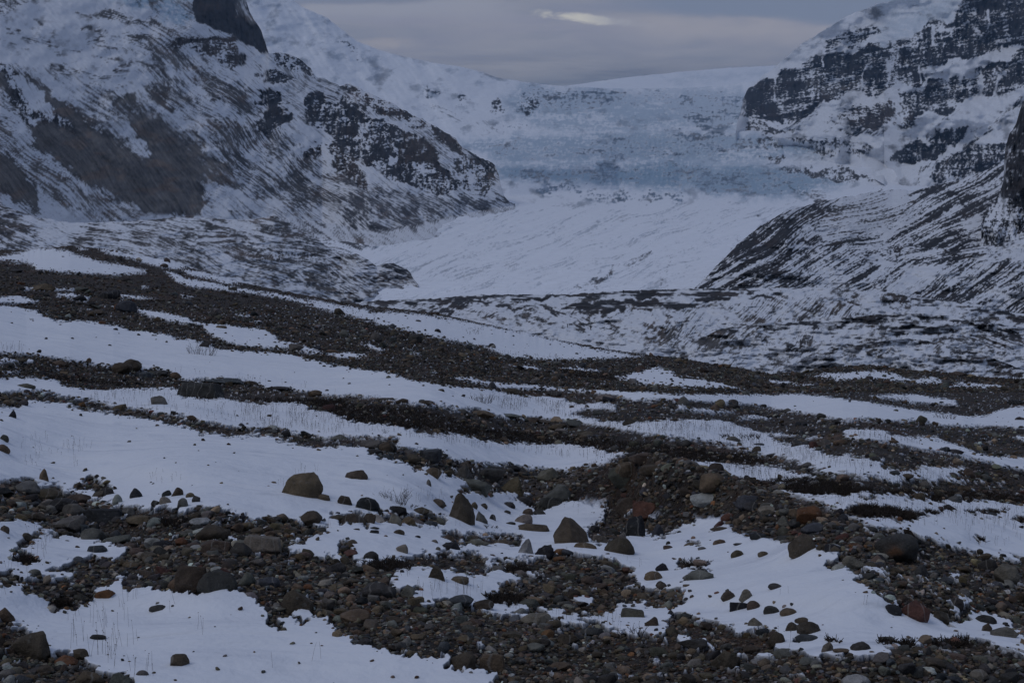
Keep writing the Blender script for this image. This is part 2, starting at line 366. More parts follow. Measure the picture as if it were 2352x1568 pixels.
    cv.paint([(560, 500), (640, 495), (690, 540), (600, 540)], .55, 's20', 'till', 12)
def r_glacier(U, V, Y, cov):
    ic = np.clip(cov.ice, 0, 1)
    broken = sstep(180, 240, V)*sstep(470, 400, V)*sstep(1050, 1250, U)
    r = broken*(10*ridged(U/34, V/14, 4, 5)+10*ridged(U/11, V/7, 3, 6)+8*fbm(U/130, V/60, 3, 7))
    r += 14*fbm(U/120, V/50, 4, 8)*sstep(330, 250, V)
    tong = sstep(460, 520, V)
    q = U*.94+V*-.34; s = U*.34+V*.94
    r += tong*(2.0*fbm(q/140, s/9, 4, 9)+1.2*fbm(U/30, V/8, 3, 10))*(Y/900)**1.4
    r += sstep(430, 250, V)*sstep(1150, 950, U)*14*fbm(U/55-V/80, V/140, 3, 11)
    return r
GLC = [(SKY_G, K(6000)), (sh(B1, -5), K(5000)), (B1, K(4720)), (sh(B2, -5), [(480, 3450), (1050, 3650), (1170, 3790), (1300, 4130), (1420, 4400), (1560, 4520)]), (B2, [(480, 3300), (1050, 3480), (1170, 3630), (1300, 3930), (1420, 4170), (1560, 4260)]), (sh(B3, -16), [(480, 2800), (1050, 2930), (1170, 3100), (1300, 3560), (1420, 3920), (1560, 4060)]), (B3, [(480, 2300), (1050, 2420), (1170, 2600), (1300, 3060), (1420, 3380), (1560, 3500)]),
       (K(545), K(1700)), (K(690), [(-9999, 760), (9999, 760)]), (K(760), K(640))]
GLY = rows_to_Y(GLC)
def on_glacier(base, d, k): return [(x, k*GLY(x, y+d)) for x, y in base]
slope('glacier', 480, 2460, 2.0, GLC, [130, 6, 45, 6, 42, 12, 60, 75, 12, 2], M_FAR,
      'snow covered valley glacier with blue broken icefall steps', p_glacier, r_glacier, 31, white=1.12, base=(.05, 'iso', 'shaded_ice'), jag=.5, edge=.16)

# ---- right mountain
SKY_R = [(1690, 300), (1694, 278), (1701, 259), (1708, 225), (1719, 202), (1742, 184), (1772, 161), (1806, 131), (1847, 97), (1892, 71), (1937, 41), (2012, 11), (2064, -2), (2150, -40), (2300, -110), (2460, -160)]
BASE_R = [(1690, 302), (1719, 288), (1787, 316), (1860, 325), (1950, 335), (2030, 378), (2070, 432), (2120, 450), (2460, 470)]
def p_right(cv):
    cv.paint(c(3, '1200,30 1340,0 1700,0 1660,110 1480,180 1350,260 1200,290 1200,190 1300,110'), 0, ice=.35, soft=14)
    cv.paint(c(3, '880,270 1000,200 1180,180 1210,215 1150,260 1000,280 890,300'), .6, 'ledge', 'dark', 5)
    cv.paint(c(3, '400,590 450,520 560,480 640,430 760,390 860,350 1000,320 1150,270 1230,270 1330,300 1350,260 1450,230 1480,180 1600,140 1680,110 1740,-20 2150,-200 2300,-200 2300,200 2107,270 2000,300 1850,340 1700,370 1540,410 1490,430 1500,500 1400,530 1280,550 1200,580 1130,570 1100,550 1000,590 850,650 750,740 600,740 450,745 370,700'), .80, 'ledge', 'dark', 6)
    cv.paint(c(3, '1300,270 1480,200 1500,230 1350,330 1290,380 1220,300'), .55, 'ledge', 'dark', 6)
    cv.paint(c(3, '770,480 1000,465 1150,450 1100,540 900,600 800,570'), .6, 'ledge', 'grit', 8)
    cv.paint(c(3, '1780,190 1900,205 1860,260 1790,230'), .2, 'iso', 'dark', 5)
    cv.paint(c(3, '1310,570 1500,520 1600,480 1800,470 1850,430 2000,370 2107,300 2300,250 2300,480 2107,530 1990,590 1900,600 1820,570 1700,660 1600,710 1500,690 1450,740 1350,780 1330,680 1400,650 1350,600'), .68, 'ledge', 'dark', 6)
    cv.paint(c(3, '870,740 1000,700 1150,640 1280,620 1300,680 1310,740 1230,790 1100,770 1000,730'), .66, 'ledge', 'brown', 5)
    cv.paint(c(3, '1330,640 1400,660 1450,740 1400,780 1330,760'), .55, 'crag', 'brown', 5)
    cv.paint(c(3, '1270,980 1350,920 1500,830 1600,780 1700,770 1780,800 1760,850 1650,900 1600,960 1420,1005 1280,1000'), .84, 'crag', 'dark', 5)
    cv.paint(c(3, '1500,1110 1580,1000 1700,930 1800,880 1990,880 2107,860 2107,960 1950,1010 1850,1040 1700,1130 1540,1150'), .62, 'crag', 'dark', 6)
    for ln, d_ in (('1560,1090 1700,950 1800,860 1950,720 2107,590', .42), ('1400,1150 1500,1050 1600,960', .35), ('1480,880 1600,760 1700,660', .2), ('620,800 760,740 850,690', .3), ('870,790 1100,800 1300,830', .3)):
        cv.paint(strip(c(3, ln), 7, 7), d_, 's-42', 'grit', 6)
    cv.paint(c(3, '360,735 480,745 640,770 700,800 560,830 420,800'), .55, 'crag', 'grit', 6); cv.paint(c(3, '640,850 900,850 1180,900 1150,960 900,960 760,920'), .36, 'crag', 'grit', 7); cv.paint(c(3, '700,1040 1000,1030 1210,1080 1200,1115 950,1110'), .5, 'crag', 'dark', 6)
    # frozen runnels and snow ledges
    for ln, w_ in (('870,345 875,420', 2), ('1560,160 1550,280', 3), ('1350,290 1325,370', 3), ('1480,400 1470,510', 3), ('1295,430 1275,530', 2.2), ('575,480 575,610', 2), ('1145,400 1100,540', 2.2), ('1840,460 1835,600', 5), ('1960,460 1930,590', 4), ('1890,60 1880,180', 2)):
        L = c(3, ln); cv.paint([(x-w_, y) for x, y in L]+[(x+w_, y) for x, y in reversed(L)], .02, 'iso', None, 2.2, warp=.35)
    for ln, u_ in (('1500,470 1700,400 1900,335 2050,300', 6), ('1500,190 1680,180 1800,160', 3), ('880,310 1100,290 1230,255', 4), ('1240,640 1330,560 1500,540', 4)):
        cv.paint(strip(c(3, ln), u_, u_), .08, 'ledge', None, 5)
def r_right(U, V, Y, cov):
    dip = V+U*.18+4*fbm(U/50, V/50, 3, 88)
    g_ = sstep(1690, 1760, U)
    return g_*(cov.rock*9*(ridged(U/26, V/30, 4, 81))+7*fbm(U/12, V/60, 3, 82)*cov.rock+3*np.sin(dip/5.2)*cov.rock+45*fbm(U/170, V/120, 4, 83)+2.2*fbm(U/14, V/12, 3, 84))
slope('mountain', 1690, 2460, 1.7, [(SKY_R, [(1690, 5300), (2064, 4600), (2460, 4200)]), (BASE_R, on_glacier(BASE_R[:6], 0, .985)+[(2070, 3980), (2120, 3900), (2460, 3500)]), (sh(BASE_R, 45), on_glacier(BASE_R[:5], 45, 1.012)+[(2030, 3950), (2070, 3880), (2120, 3820), (2460, 3400)])], [300, 16, 2], M_FAR,
      'dark banded cliffs of the snow capped mountain right of the icefall', p_right, r_right, 41, ysm=40, base=(.05, 'iso', 'dark'), jag=1.2, edge=.12)

# ---- left mountain
SKY_L = [(-420, -260), (300, -220), (480, -180), (545, -75), (562, -10), (573, 26), (585, 49), (600, 71), (609, 97), (617, 124), (637, 122), (667, 124), (694, 142), (712, 154), (726, 176), (746, 180), (781, 198), (803, 193), (830, 204), (856, 217), (905, 240), (931, 255), (961, 270), (991, 285), (1025, 304), (1047, 319), (1058, 337), (1081, 349), (1100, 360), (1118, 367), (1136, 380), (1146, 402), (1151, 428), (1157, 447), (1170, 464), (1182, 471)]
BASE_L = [(-420, 440), (0, 462), (86, 497), (169, 516), (337, 512), (469, 512), (637, 500), (740, 512), (781, 520), (848, 531), (931, 519), (1043, 497), (1137, 478), (1175, 473), (1182, 472)]
def p_left(cv):
    pt = lambda s_, d_, k_=None, c_=None, soft=6, **kw: cv.paint(c(1, s_), d_, k_, c_, soft, **kw)
    pt('-900,-700 900,-700 860,0 900,100 800,190 450,310 900,335 880,380 740,440 590,455 400,415 100,405 -900,300', .05, 'iso', 'grit', 22)
    pt('850,-300 1180,-300 1180,0 1190,100 1100,150 1000,130 900,60 700,0', 0, soft=10, ice=.9)
    pt('-300,-60 200,-40 120,40 0,110 -300,140', .35, 's20', 'grit', 9)
    pt('560,90 620,55 720,60 830,110 700,130 600,110', .4, 's18', 'grit', 6)
    pt('500,180 540,160 570,180 540,195', .6, 'iso', 'grit', 4); pt('590,180 690,195 660,215 600,215', .55, 'flat', 'grit', 4)
    pt('880,110 950,95 1010,130 1060,200 1200,320 1060,300 960,230 900,170', .55, 's38', 'grit', 9)
    for ln, u_, d_ in (('0,188 170,210 260,260 370,330', 7, .36), ('450,305 600,245 720,222 860,220 950,240', 5, .42), ('560,300 700,270 850,280 950,320', 5, .30), ('510,515 640,480 740,440 860,395 950,375', 5, .40), ('690,540 750,470 790,470', 4, .4), ('330,410 450,440 590,465 740,470', 3.5, .4), ('500,340 700,345', 3, .35), ('740,200 860,140 900,110', 4, .35)):
        cv.paint(strip(c(1, ln), u_, u_+2), d_, 's12', 'grit', 6)
    # streaked slope
    pt('940,380 980,300 1100,360 1300,450 1500,560 1560,640 1560,760 1800,900 2107,1080 2250,1250 1700,1255 1520,1160 1380,1020 1200,790 1080,600', .56, 's40', 'grit', 16)
    pt('950,210 1100,330 1250,450 1450,560 1600,690 1480,640 1250,530 1050,400 920,260', .66, 's42', 'till', 10)
    pt('1000,340 1130,440 1300,600 1480,700 1540,780 1480,760 1250,640 1050,470', .12, 's42', None, 7)
    pt('860,520 950,510 1060,570 1080,610 1160,650 1180,740 1050,690 950,640', .66, 's38', 'grit', 7)
    pt('1060,560 1250,720 1400,820 1480,900 1360,900 1230,800 1100,680', .55, 's40', 'till', 8)
    pt('540,530 700,560 860,620 900,720 800,760 700,720 560,640', .35, 's38', 'grit', 10)
    # bare till walls
    pt('690,620 780,575 850,620 1000,690 1100,780 1220,800 1270,920 1350,1000 1450,1080 1515,1150 1400,1155 1250,1080 1130,1010 1000,980 900,900 850,820 750,730', 1.0, 's46', 'till', 8)
    pt('880,700 960,760 1060,850 1130,950 1180,1010 1240,1100 1250,1200 1220,1310 1050,1290 900,1020 850,850', 1.35, 's55', 'till', 16)
    pt('-300,300 0,420 100,425 200,490 290,570 400,640 500,710 600,800 700,850 800,930 900,1010 1000,1060 1130,1130 1250,1200 1210,1310 1000,1315 880,1300 750,1220 600,1150 450,1080 300,960 200,850 150,740 60,590 -300,400', 1.4, 's52', 'till', 16)
    pt('-300,300 0,430 60,590 170,760 300,760 400,800 520,850 420,740 250,600 100,430', .62, 'crag', 'dark', 9)
    pt('40,440 110,440 190,500 250,590 330,680 320,720 230,680 140,600 90,540', .12, 's55', 'grit', 6)
    pt('180,700 240,730 230,770 180,740', .2, 'iso', 'grit', 5); pt('780,800 900,860 920,1000 860,950', .15, 's60', 'grit', 6)
    pt('-300,500 0,760 200,950 450,1130 700,1230 900,1330 820,1420 500,1320 300,1200 160,1050 0,910 -300,700', .58, 's38', 'till', 9)
    pt('-300,750 0,920 80,1000 160,1070 230,1170 238,1300 150,1265 50,1190 -300,1050', 1.4, 's48', 'till', 16)
    pt('240,1170 330,1220 430,1330 300,1330 235,1270', .08, 's30', None, 6)
    # dark cliffs
    pt('1190,-300 1190,0 1185,60 1200,130 1260,150 1330,180 1420,210 1500,270 1640,335 1660,300 1640,200 1580,130 1540,60 1530,0 1530,-300', 1.12, 'crag', 'dark', 3, warp=.4)
    pt('1445,-100 1500,-50 1530,80 1560,140 1510,150 1460,80', .8, 's70', 'till', 5)
    pt('1040,250 1100,235 1300,212 1430,228 1460,300 1490,400 1470,430 1380,390 1300,340 1200,330 1100,300', .76, 'ledge', 'brown', 5)
    pt('1560,560 1620,545 1720,570 1745,620 1700,640 1760,660 1790,740 1700,800 1620,830 1560,790 1600,720 1640,660 1580,620', .80, 'ledge', 'dark', 5)
    pt('1860,600 1950,560 2050,570 2107,590 2250,650 2250,830 2107,830 2000,820 1900,760 1850,680', .80, 'crag', 'dark', 5)
    pt('1560,450 1700,430 1830,480 1750,505 1640,505', .6, 'ledge', 'dark', 5)
    pt('1650,335 1780,320 1930,430 1935,490 1850,450 1750,390 1660,350', .7, 'crag', 'dark', 4)
    pt('1840,960 1900,880 1950,900 1940,950 1870,1000', .75, 'crag', 'brown', 5); pt('1980,900 2107,880 2200,950 2150,1060 2040,1000', .68, 'crag', 'brown', 5)
    pt('1640,800 1760,800 1830,900 1760,920 1660,860', .5, 's50', 'grit', 6)
    pt('1930,480 2107,560 2300,700 2200,720 2000,600', .35, 's34', 'brown', 7)
    q = lambda s_, d_, k_=None, c_=None, soft=5: cv.paint(c(2, s_), d_, k_, c_, soft)
    q('0,1080 180,1140 400,1185 560,1200 700,1195 900,1220 960,1260 900,1295 700,1330 400,1405 150,1425 0,1370', .62, 's33', 'grey', 10)
    q('150,1300 400,1330 600,1330 380,1400 180,1400', .72, 's28', 'grey', 8)
    q('0,500 130,545 250,625 400,685 480,725 560,780 650,815 720,860 760,930 830,970 900,1010 800,1000 700,930 620,880 520,790 400,740 270,700 100,610', .58, 'crag', 'brown', 6)
    q('0,590 80,620 200,720 330,760 440,800 520,860 600,940 650,1020 720,1100 730,1160 680,1185 560,1185 480,1150 380,1120 280,1060 180,1020 60,950 -40,900', .74, 'crag', 'dark', 5)
    q('390,820 450,810 520,870 600,950 620,1010 500,980 390,1010 370,900', .93, 'crag', 'brown', 5)
    q('290,1075 420,1110 500,1140 480,1160 380,1130', .95, 'crag', 'dark', 4)
    q('0,950 100,1000 170,1100 150,1140 50,1090 -20,1050', .75, 'crag', 'brown', 5)
    q('120,740 160,760 170,830 130,860', .1, 'crag', None, 4); q('280,960 380,960 360,1010 290,1010', .1, 'iso', None, 5); q('410,985 520,990 600,1040 540,1060 430,1010', .35, 'crag', None, 5)
    q('700,980 830,1000 950,1050 1020,1130 960,1180 850,1205 760,1160 720,1080', .46, 'crag', 'grit', 8); q('930,1100 1040,1080 1100,1260 980,1260 900,1190', .22, 's30', 'grit', 8)
    q('820,930 1000,1020 1020,1090 900,1020 780,960', .55, 's30', 'dark', 5)
    q('950,1190 1050,1250 980,1250', .6, 's30', 'dark', 4)
def r_left(U, V, Y, cov):
    a = math.radians(48); r = -U*math.sin(a)+V*math.cos(a); q = U*math.cos(a)+V*math.sin(a)
    cliff = cov.rock*np.clip(cov.W.get('crag', 0)+cov.W.get('ledge', 0), 0, 1)
    till = np.clip(cov.W.get('s52', 0)+cov.W.get('s55', 0)+cov.W.get('s46', 0)+.6*cov.W.get('s48', 0), 0, 1)
    g = 7*cliff*ridged(U/22, V/30, 4, 91)+4.5*cliff*fbm(U/9, V/40, 3, 92)
    g += till*13*ridged(r/50+.18*fbm(U/70, V/70, 2, 95), q/320, 2, 93)
    g += 9*fbm(U/140, V/90, 3, 94)+7*cov.H+1.3*fbm(r/9, q/120, 3, 96)
    return g*(Y/1700)
slope('mountain', -420, 1182, 1.7, [(SKY_L, [(-420, 2300), (560, 3000), (617, 2900), (800, 2900), (1182, 2620)]), (BASE_L, [(-420, 900), (0, 1000), (600, 1750)]+on_glacier(BASE_L[7:], 0, .985)), (sh(BASE_L, 40), [(-420, 850), (0, 950), (600, 1650)]+on_glacier(BASE_L[7:], 40, 1.012))], [330, 14, 2], M_FAR,
      'snowy mountain side with bare grey till walls and broken dark cliffs', p_left, r_left, 51, base=(.13, 's38', 'grit'), jag=1.6, edge=.13, ysm=110, sfac=2.9, white=.92, land=(95, 70, .11, .22))

# ---- near dark cliff at the right edge
SKY_C = [(2254, 512), (2256, 506), (2274, 472), (2297, 442), (2306, 412), (2306, 375), (2310, 337), (2319, 307), (2334, 285), (2342, 255), (2352, 232), (2380, 205), (2440, 150), (2560, 60)]
def p_cliff(cv):
    cv.paint([(2230, 300), (2352, 200), (2580, 0), (2580, 560), (2240, 560)], .95, 'crag', 'dark', 4)
    cv.paint([(2352, 225), (2580, 20), (2580, 480), (2352, 420)], .97, 's75', 'dark', 12); cv.paint([(2230, 480), (2310, 460), (2400, 470), (2580, 520), (2580, 600), (2230, 600)], .55, 'crag', 'dark', 14)
    cv.paint([(2320, 500), (2400, 440), (2400, 540), (2330, 540)], .7, 'crag', 'dark', 6)
slope('cliff', 2254, 2560, 1.5, [(SKY_C, K(930)), ([(2254, 514), (2319, 534), (2352, 530), (2560, 560)], K(805)), (K(590), K(790))], [190, 20, 2], M_FAR,
      'dark rock buttress rising from the moraine at the edge', p_cliff, lambda U, V, Y, cov: 6*ridged(U/24, V/60, 4, 61)+2*fbm(U/9, V/26, 3, 62)+8*fbm(U/60, V/90, 3, 63), 61, base=(.9, 'crag', 'brown'), jag=1.5, edge=.10)

# ---- striped lateral moraine
SKY_M = [(1590, 672), (1596, 661), (1656, 601), (1693, 562), (1749, 517), (1806, 484), (1881, 465), (1974, 446), (2049, 435), (2102, 437), (2160, 424), (2200, 414), (2304, 378), (2352, 355), (2500, 300)]
def p_mor(cv):
    r = lambda s_, d_, k_=None, c_=None, soft=8: cv.paint(c(6, s_), d_, k_, c_, soft)
    t = lambda s_, d_, k_=None, c_=None, soft=8: cv.paint(c(3, s_), d_, k_, c_, soft)
    t('1000,1170 1300,1160 1500,1180 1400,1300 1200,1420 900,1400 850,1300', 0.33, 'l-14', 'grit')
    t('1250,1160 1440,1165 1400,1200 1280,1200', 0.05, 'l-10', None, 6)
    t('850,1245 1000,1200 900,1330 700,1420 760,1480 500,1568 330,1568 400,1480 520,1380', 0.57, 'l-33', 'dark')
    t('1400,1180 1700,1100 1990,1000 2107,980 2107,1568 1300,1568 1400,1450 1550,1350 1850,1200', 0.57, 'l-28', 'dark', 12)
    t('1700,1350 1850,1300 1850,1390 1720,1400', 0.15, 'l-20', None, 6); t('1600,1290 1700,1240 1720,1270 1600,1330', 0.15, 'l-25', None, 6); t('1900,1380 2010,1370 2020,1420 1930,1415', 0.10, 'l-10', None, 5)
    r('90,440 300,200 420,100 700,60 760,150 600,300 300,440', 0.63, 'l-33', 'dark', 7)
    r('420,300 560,250 700,270 520,360', 0.42, 'l-33', 'dark', 6)
    r('480,440 800,240 1010,225 1100,250 900,350 760,440', 0.53, 'l-32', 'dark', 7)
    r('700,150 820,190 700,210', 0.05, 'l-30', None, 5); r('1170,60 1280,60 1220,110', 0.10, 's20', None, 5)
    r('1100,240 1300,260 1350,280 1250,290 1130,270', .05, 'flat', None, 4)
    r('760,440 1100,290 1300,300 1230,440', 0.39, 'l-34', 'dark', 7)
    r('1230,440 1320,360 1480,290 1600,290 1540,400 1470,480 1350,470', 0.05, 'l-36', None, 6)
    r('1480,480 1620,330 1700,330 1620,420 1550,490', 0.63, 'l-40', 'dark', 5)
    r('1700,480 1790,330 1900,285 2000,300 2107,310 2107,500 2000,420 1860,490', 0.49, 'l-40', 'dark', 7)
    r('1620,480 1700,360 1760,330 1700,420 1660,490', 0.06, 'l-40', None, 5)
    r('800,60 1100,110 1300,180 1500,200 1700,200 1900,100 2107,120 2107,280 1700,290 1300,240 900,180', 0.37, 'l-10', 'dark', 10)
    r('1850,190 2000,160 2107,170 2107,280 1950,250', .16, 'speck', 'dark', 7)
    r('1220,225 1330,190 1400,170 1300,240', .6, 'crag', 'dark', 5); r('1970,165 2015,165 2010,185 1970,185', .9, 'iso', 'dark', 4)
def r_mor(U, V, Y, cov):
    a = math.radians(-34); r = -U*math.sin(a)+V*math.cos(a); q = U*math.cos(a)+V*math.sin(a)
    return 8*cov.H+1.2*ridged(r/16, q/150, 3, 72)+1.0*fbm(U/20, V/9, 3, 73)
slope('moraine', 1590, 2500, 1.7, [(SKY_M, [(1590, 700), (1656, 760), (1806, 950), (2049, 1350), (2200, 1300), (2500, 1200)]), ([(1590, 678), (1700, 690), (2500, 760)], [(1590, 690), (1700, 640), (2500, 560)]), (K(800), K(520))], [190, 20, 2], M_FAR,
      'dark striped lateral moraine streaked with snow beside the glacier', p_mor, r_mor, 71, base=(.44, 'l-30', 'dark'), jag=1.2, edge=.12, sfac=1.3, white=.90, land=(130, 38, .07, .10))

# ---- hummocky moraine on the left
SKY_H = [(-420, 470), (-100, 462), (0, 470), (86, 500), (169, 512), (300, 508), (400, 500), (470, 500), (560, 506), (600, 500), (630, 495), (655, 506), (680, 524), (720, 545), (760, 572), (781, 582), (818, 584), (845, 595), (865, 612), (880, 606), (905, 605), (931, 616), (942, 625), (952, 640), (960, 650)]
EDGE_H = [(-420, 600), (0, 600), (430, 640), (700, 700), (822, 704), (837, 693), (856, 678), (871, 661), (893, 646), (915, 637), (935, 633), (950, 642), (960, 654)]
def p_hum(cv):
    r = lambda s_, d_, k_=None, c_=None, soft=7: cv.paint(c(4, s_), d_, k_, c_, soft)
    r('0,40 120,80 260,130 360,180 0,210 -600,150 -600,0', .5, 's22', 'grit')
    r('100,0 360,20 560,60 470,130 380,180 250,110', .12, 's20', 'grit')
    r('480,150 600,100 700,110 900,130 1000,180 700,210 560,190', .5, 's10', 'grit')
    r('560,60 900,30 1200,0 1300,60 1250,120 1000,110 700,90', .38, 's6', 'grit')
    r('1180,100 1300,90 1480,120 1500,170 1250,180', .5, 'flat', 'grit')
    r('1420,130 1460,110 1530,160 1440,190', .05, 'iso', None, 5)
    r('1250,0 1600,-20 1700,20 1560,70 1400,50', .5, 's12', 'till')
    r('1640,0 1720,10 1790,100 1760,130 1660,60', .72, 's25', 'grit', 5)
    r('1000,150 1450,200 1750,200 1950,260 2107,340 2300,480 2107,480 1700,420 1300,330 1050,240', .48, 's22', 'grit', 10)
    r('1560,240 1800,210 1950,260 1800,260 1650,300', .62, 'crag', 'grit', 7)
    r('1700,340 1900,360 2107,460 2107,500 1900,430', .55, 's26', 'grit', 6)
    e = lambda s_, d_, k_=None, c_=None, soft=6: cv.paint(c(5, s_), d_, k_, c_, soft)
    e('0,230 100,235 170,265 240,310 120,370 0,350', .25, 's20', 'grit'); e('0,235 100,240 200,290 150,290 0,260', .55, 's15', 'grit', 5)
    e('220,330 280,290 340,290 430,345 330,390 250,390', .8, 's30', 'dark', 5); e('100,360 250,390 240,440 160,420', .6, 's30', 'dark', 5)
    e('0,345 140,390 240,440 180,480 0,420', .42, 's28', 'grit', 7)
def r_hum(U, V, Y, cov):
    a = math.radians(22); r = -U*math.sin(a)+V*math.cos(a); q = U*math.cos(a)+V*math.sin(a)
    return (9*cov.H+1.3*ridged(r/12, q/120, 3, 102)+.9*fbm(U/18, V/8, 3, 103))*(Y/800)
slope('moraine', -420, 960, 1.7, [(SKY_H, [(-420, 850), (0, 900), (640, 1300), (860, 1010), (931, 1040), (960, 970)]), (EDGE_H, [(-420, 420), (0, 450), (600, 600)]+on_glacier(EDGE_H[4:], 0, .985)), (sh(EDGE_H, 40), [(-420, 400), (0, 430), (600, 570)]+on_glacier(EDGE_H[4:], 40, 1.03))], [110, 30, 2], M_FAR,
      'hummocky snow streaked moraine below the till walls', p_hum, r_hum, 81, sfac=2.7, white=.92, land=(80, 20, .18, .26), base=(.46, 's16', 'grit'), jag=1.0, edge=.14)

# ---- low moraine hills in front of the glacier tongue
def p_hA(cv):
    e = lambda s_, d_, k_=None, c_=None, soft=5: cv.paint(c(5, s_), d_, k_, c_, soft)
    r = lambda s_, d_, k_=None, c_=None, soft=5: cv.paint(c(6, s_), d_, k_, c_, soft)
    e('130,510 560,495 740,480 950,470 1420,470 1700,450 2107,435 2107,480 1700,510 1500,500 1200,510 950,500 740,510 560,530 300,550', 0.80, 'flat', 'dark')
    r('0,430 560,435 400,470 200,500 0,490', 0.80, 'flat', 'dark')
    e('560,600 640,550 720,510 800,530 760,580 690,600 600,610', .9, 's-30', 'dark'); e('720,505 900,515 1000,540 1200,545 1150,560 900,550', 0.86, 'flat', 'dark')
    e('1200,545 1330,580 1480,640 1700,690 1560,670 1350,600', .85, 's20', 'dark', 4)
    e('1340,545 1500,540 1700,530 1900,510 2107,500 2107,550 1900,560 1700,590 1560,600 1400,570', 0.98, 'flat', 'dark', 5)
    r('0,505 200,500 300,480 380,475 270,520 100,545 0,550', 0.98, 'flat', 'dark', 4); r('400,490 560,485 560,505 430,515', 1.00, 'flat', 'dark', 4)
    e('1080,560 1200,570 1300,620 1300,680 1200,660 1110,620', .42, 'speck', 'grit'); e('1350,640 1480,650 1500,700 1400,680', .4, 's20', 'grit')
    e('1450,600 1560,600 1540,640 1480,620', .5, 's30', 'grit'); e('1600,620 1650,610 1640,640 1610,640', .4, 'speck', 'grit')
    e('1850,580 2000,620 2107,700 2107,800 1950,780 1880,690', .36, 's-50', 'grit', 9); e('1600,700 1900,760 2000,830 1800,800', .32, 'speck', 'grit', 8)
    e('200,540 560,560 600,600 400,580', .3, 's-20', 'grit'); e('750,580 950,560 1000,600 850,620', .34, 's-30', 'grit')
    r('0,580 120,560 200,620 300,650 100,720 0,760', .24, 's-45', 'grit', 8); r('280,560 560,500 800,500 1100,560 1250,600 900,620 600,650 350,640', .26, 's-50', 'grit', 9)
    r('1030,510 1120,505 1110,545 1040,540', .5, 's20', 'brown'); r('1220,510 1400,510 1390,545 1250,545', .7, 'speck', 'dark')
    r('1280,470 1500,490 1800,540 2107,600 2300,650 2300,690 2000,620 1700,560 1400,510', .8, 'flat', 'dark', 5)
    r('1850,520 2107,540 2107,600 1950,570', .06, 'iso', None, 5)
def p_hB(cv):
    r = lambda s_, d_, k_=None, c_=None, soft=5: cv.paint(c(6, s_), d_, k_, c_, soft)
    r('0,800 120,740 250,680 400,665 600,660 850,625 1050,615 1250,595 1500,595 1700,615 1900,645 2107,690 2300,750 2300,790 2107,730 1900,690 1650,650 1350,630 1150,660 900,690 700,690 450,690 300,700 150,760', .70, 'flat', 'dark', 5)
    r('840,650 1000,640 1050,660 900,690 840,700', .85, 'iso', 'dark', 5)
    r('1200,680 1500,660 1700,700 1600,720 1300,720', .70, 'flat', 'dark', 6); r('1700,640 1900,660 2107,730 2107,760 1850,700', .7, 's12', 'dark', 5)
    r('1700,700 2107,760 2107,830 1900,800 1700,760', .42, 's14', 'grit', 8)
    r('60,800 200,700 330,700 300,780 150,830', .58, 's-45', 'grit', 8); r('350,690 520,680 560,780 420,800', .4, 's-55', 'grit', 9); r('640,760 760,690 820,680 830,760 720,830', .36, 's-55', 'grit', 9)
    r('830,700 1000,720 1150,760 1000,800 870,780', .16, 's-50', 'grit', 8); r('240,900 380,840 420,860 360,940', .25, 's-45', 'grit', 8); r('560,870 590,870 590,890 560,890', .8, 'iso', 'dark', 4); r('780,870 860,820 860,850 800,885', .8, 'iso', 'dark', 4)
    r('630,820 720,790 720,830 650,840', .7, 's-30', 'dark', 5)
def p_hC(cv):
    r = lambda s_, d_, k_=None, c_=None, soft=5: cv.paint(c(6, s_), d_, k_, c_, soft)
    r('880,830 960,785 1150,765 1400,740 1600,770 1800,820 2000,890 2200,950 2200,990 2000,930 1800,870 1600,810 1400,780 1200,800 1000,810', .70, 'flat', 'dark', 5)
    r('1540,740 1620,780 1600,850 1540,830', .55, 's-45', 'grit', 7); r('1150,800 1300,800 1280,850 1150,870', .45, 's-20', 'grit', 7); r('1000,850 1100,840 1080,880 1000,900', .4, 's-35', 'grit', 7)
    r('800,960 880,900 1060,880 1060,910 900,940', .5, 's-12', 'dark', 6); r('1560,850 1760,860 1740,900 1580,890', .3, 's10', 'grit', 8); r('1900,890 2107,960 2107,1000 1980,960', .6, 'speck', 'brown', 7); r('1700,910 1800,910 1830,970 1740,960', .3, 's-40', 'grit', 7); r('1530,930 1640,930 1620,960 1540,960', .4, 'speck', 'grit', 6)
def r_hill(sd, amp):
    return lambda U, V, Y, cov: (1.3*amp*cov.H+.35*amp*fbm(U/26, V/12, 4, sd+1)+.15*amp*ridged((U*.7+V*.7)/14, (U*.7-V*.7)/60, 3, sd+2))
HA = [(820, 697), (830, 693), (991, 685), (1058, 680), (1137, 676), (1313, 676), (1418, 668), (1571, 663), (1772, 662), (1892, 659), (2012, 668), (2087, 680), (2237, 698), (2352, 721), (2520, 750)]
slope('hill', 820, 2520, 1.8, [(HA, [(820, 560), (1500, 480), (2520, 430)]), ([(820, 730), (2520, 930)], [(820, 420), (1500, 300), (2520, 290)]), (K(1000), K(230))], [120, 60, 2], M_MID,
      'low snow covered moraine hill with a dark gravel crest before the glacier', p_hA, r_hill(111, 3.2), 91, white=.90, land=(120, 30, .17, .22), base=(.12, 'speck', 'grit'), jag=1.0, edge=.13, back=(1.2, .1))
HB = [(1440, 900), (1500, 840), (1562, 800), (1610, 775), (1656, 755), (1712, 747), (1787, 745), (1880, 732), (1955, 728), (2030, 721), (2124, 721), (2200, 728), (2274, 740), (2352, 758), (2520, 800)]
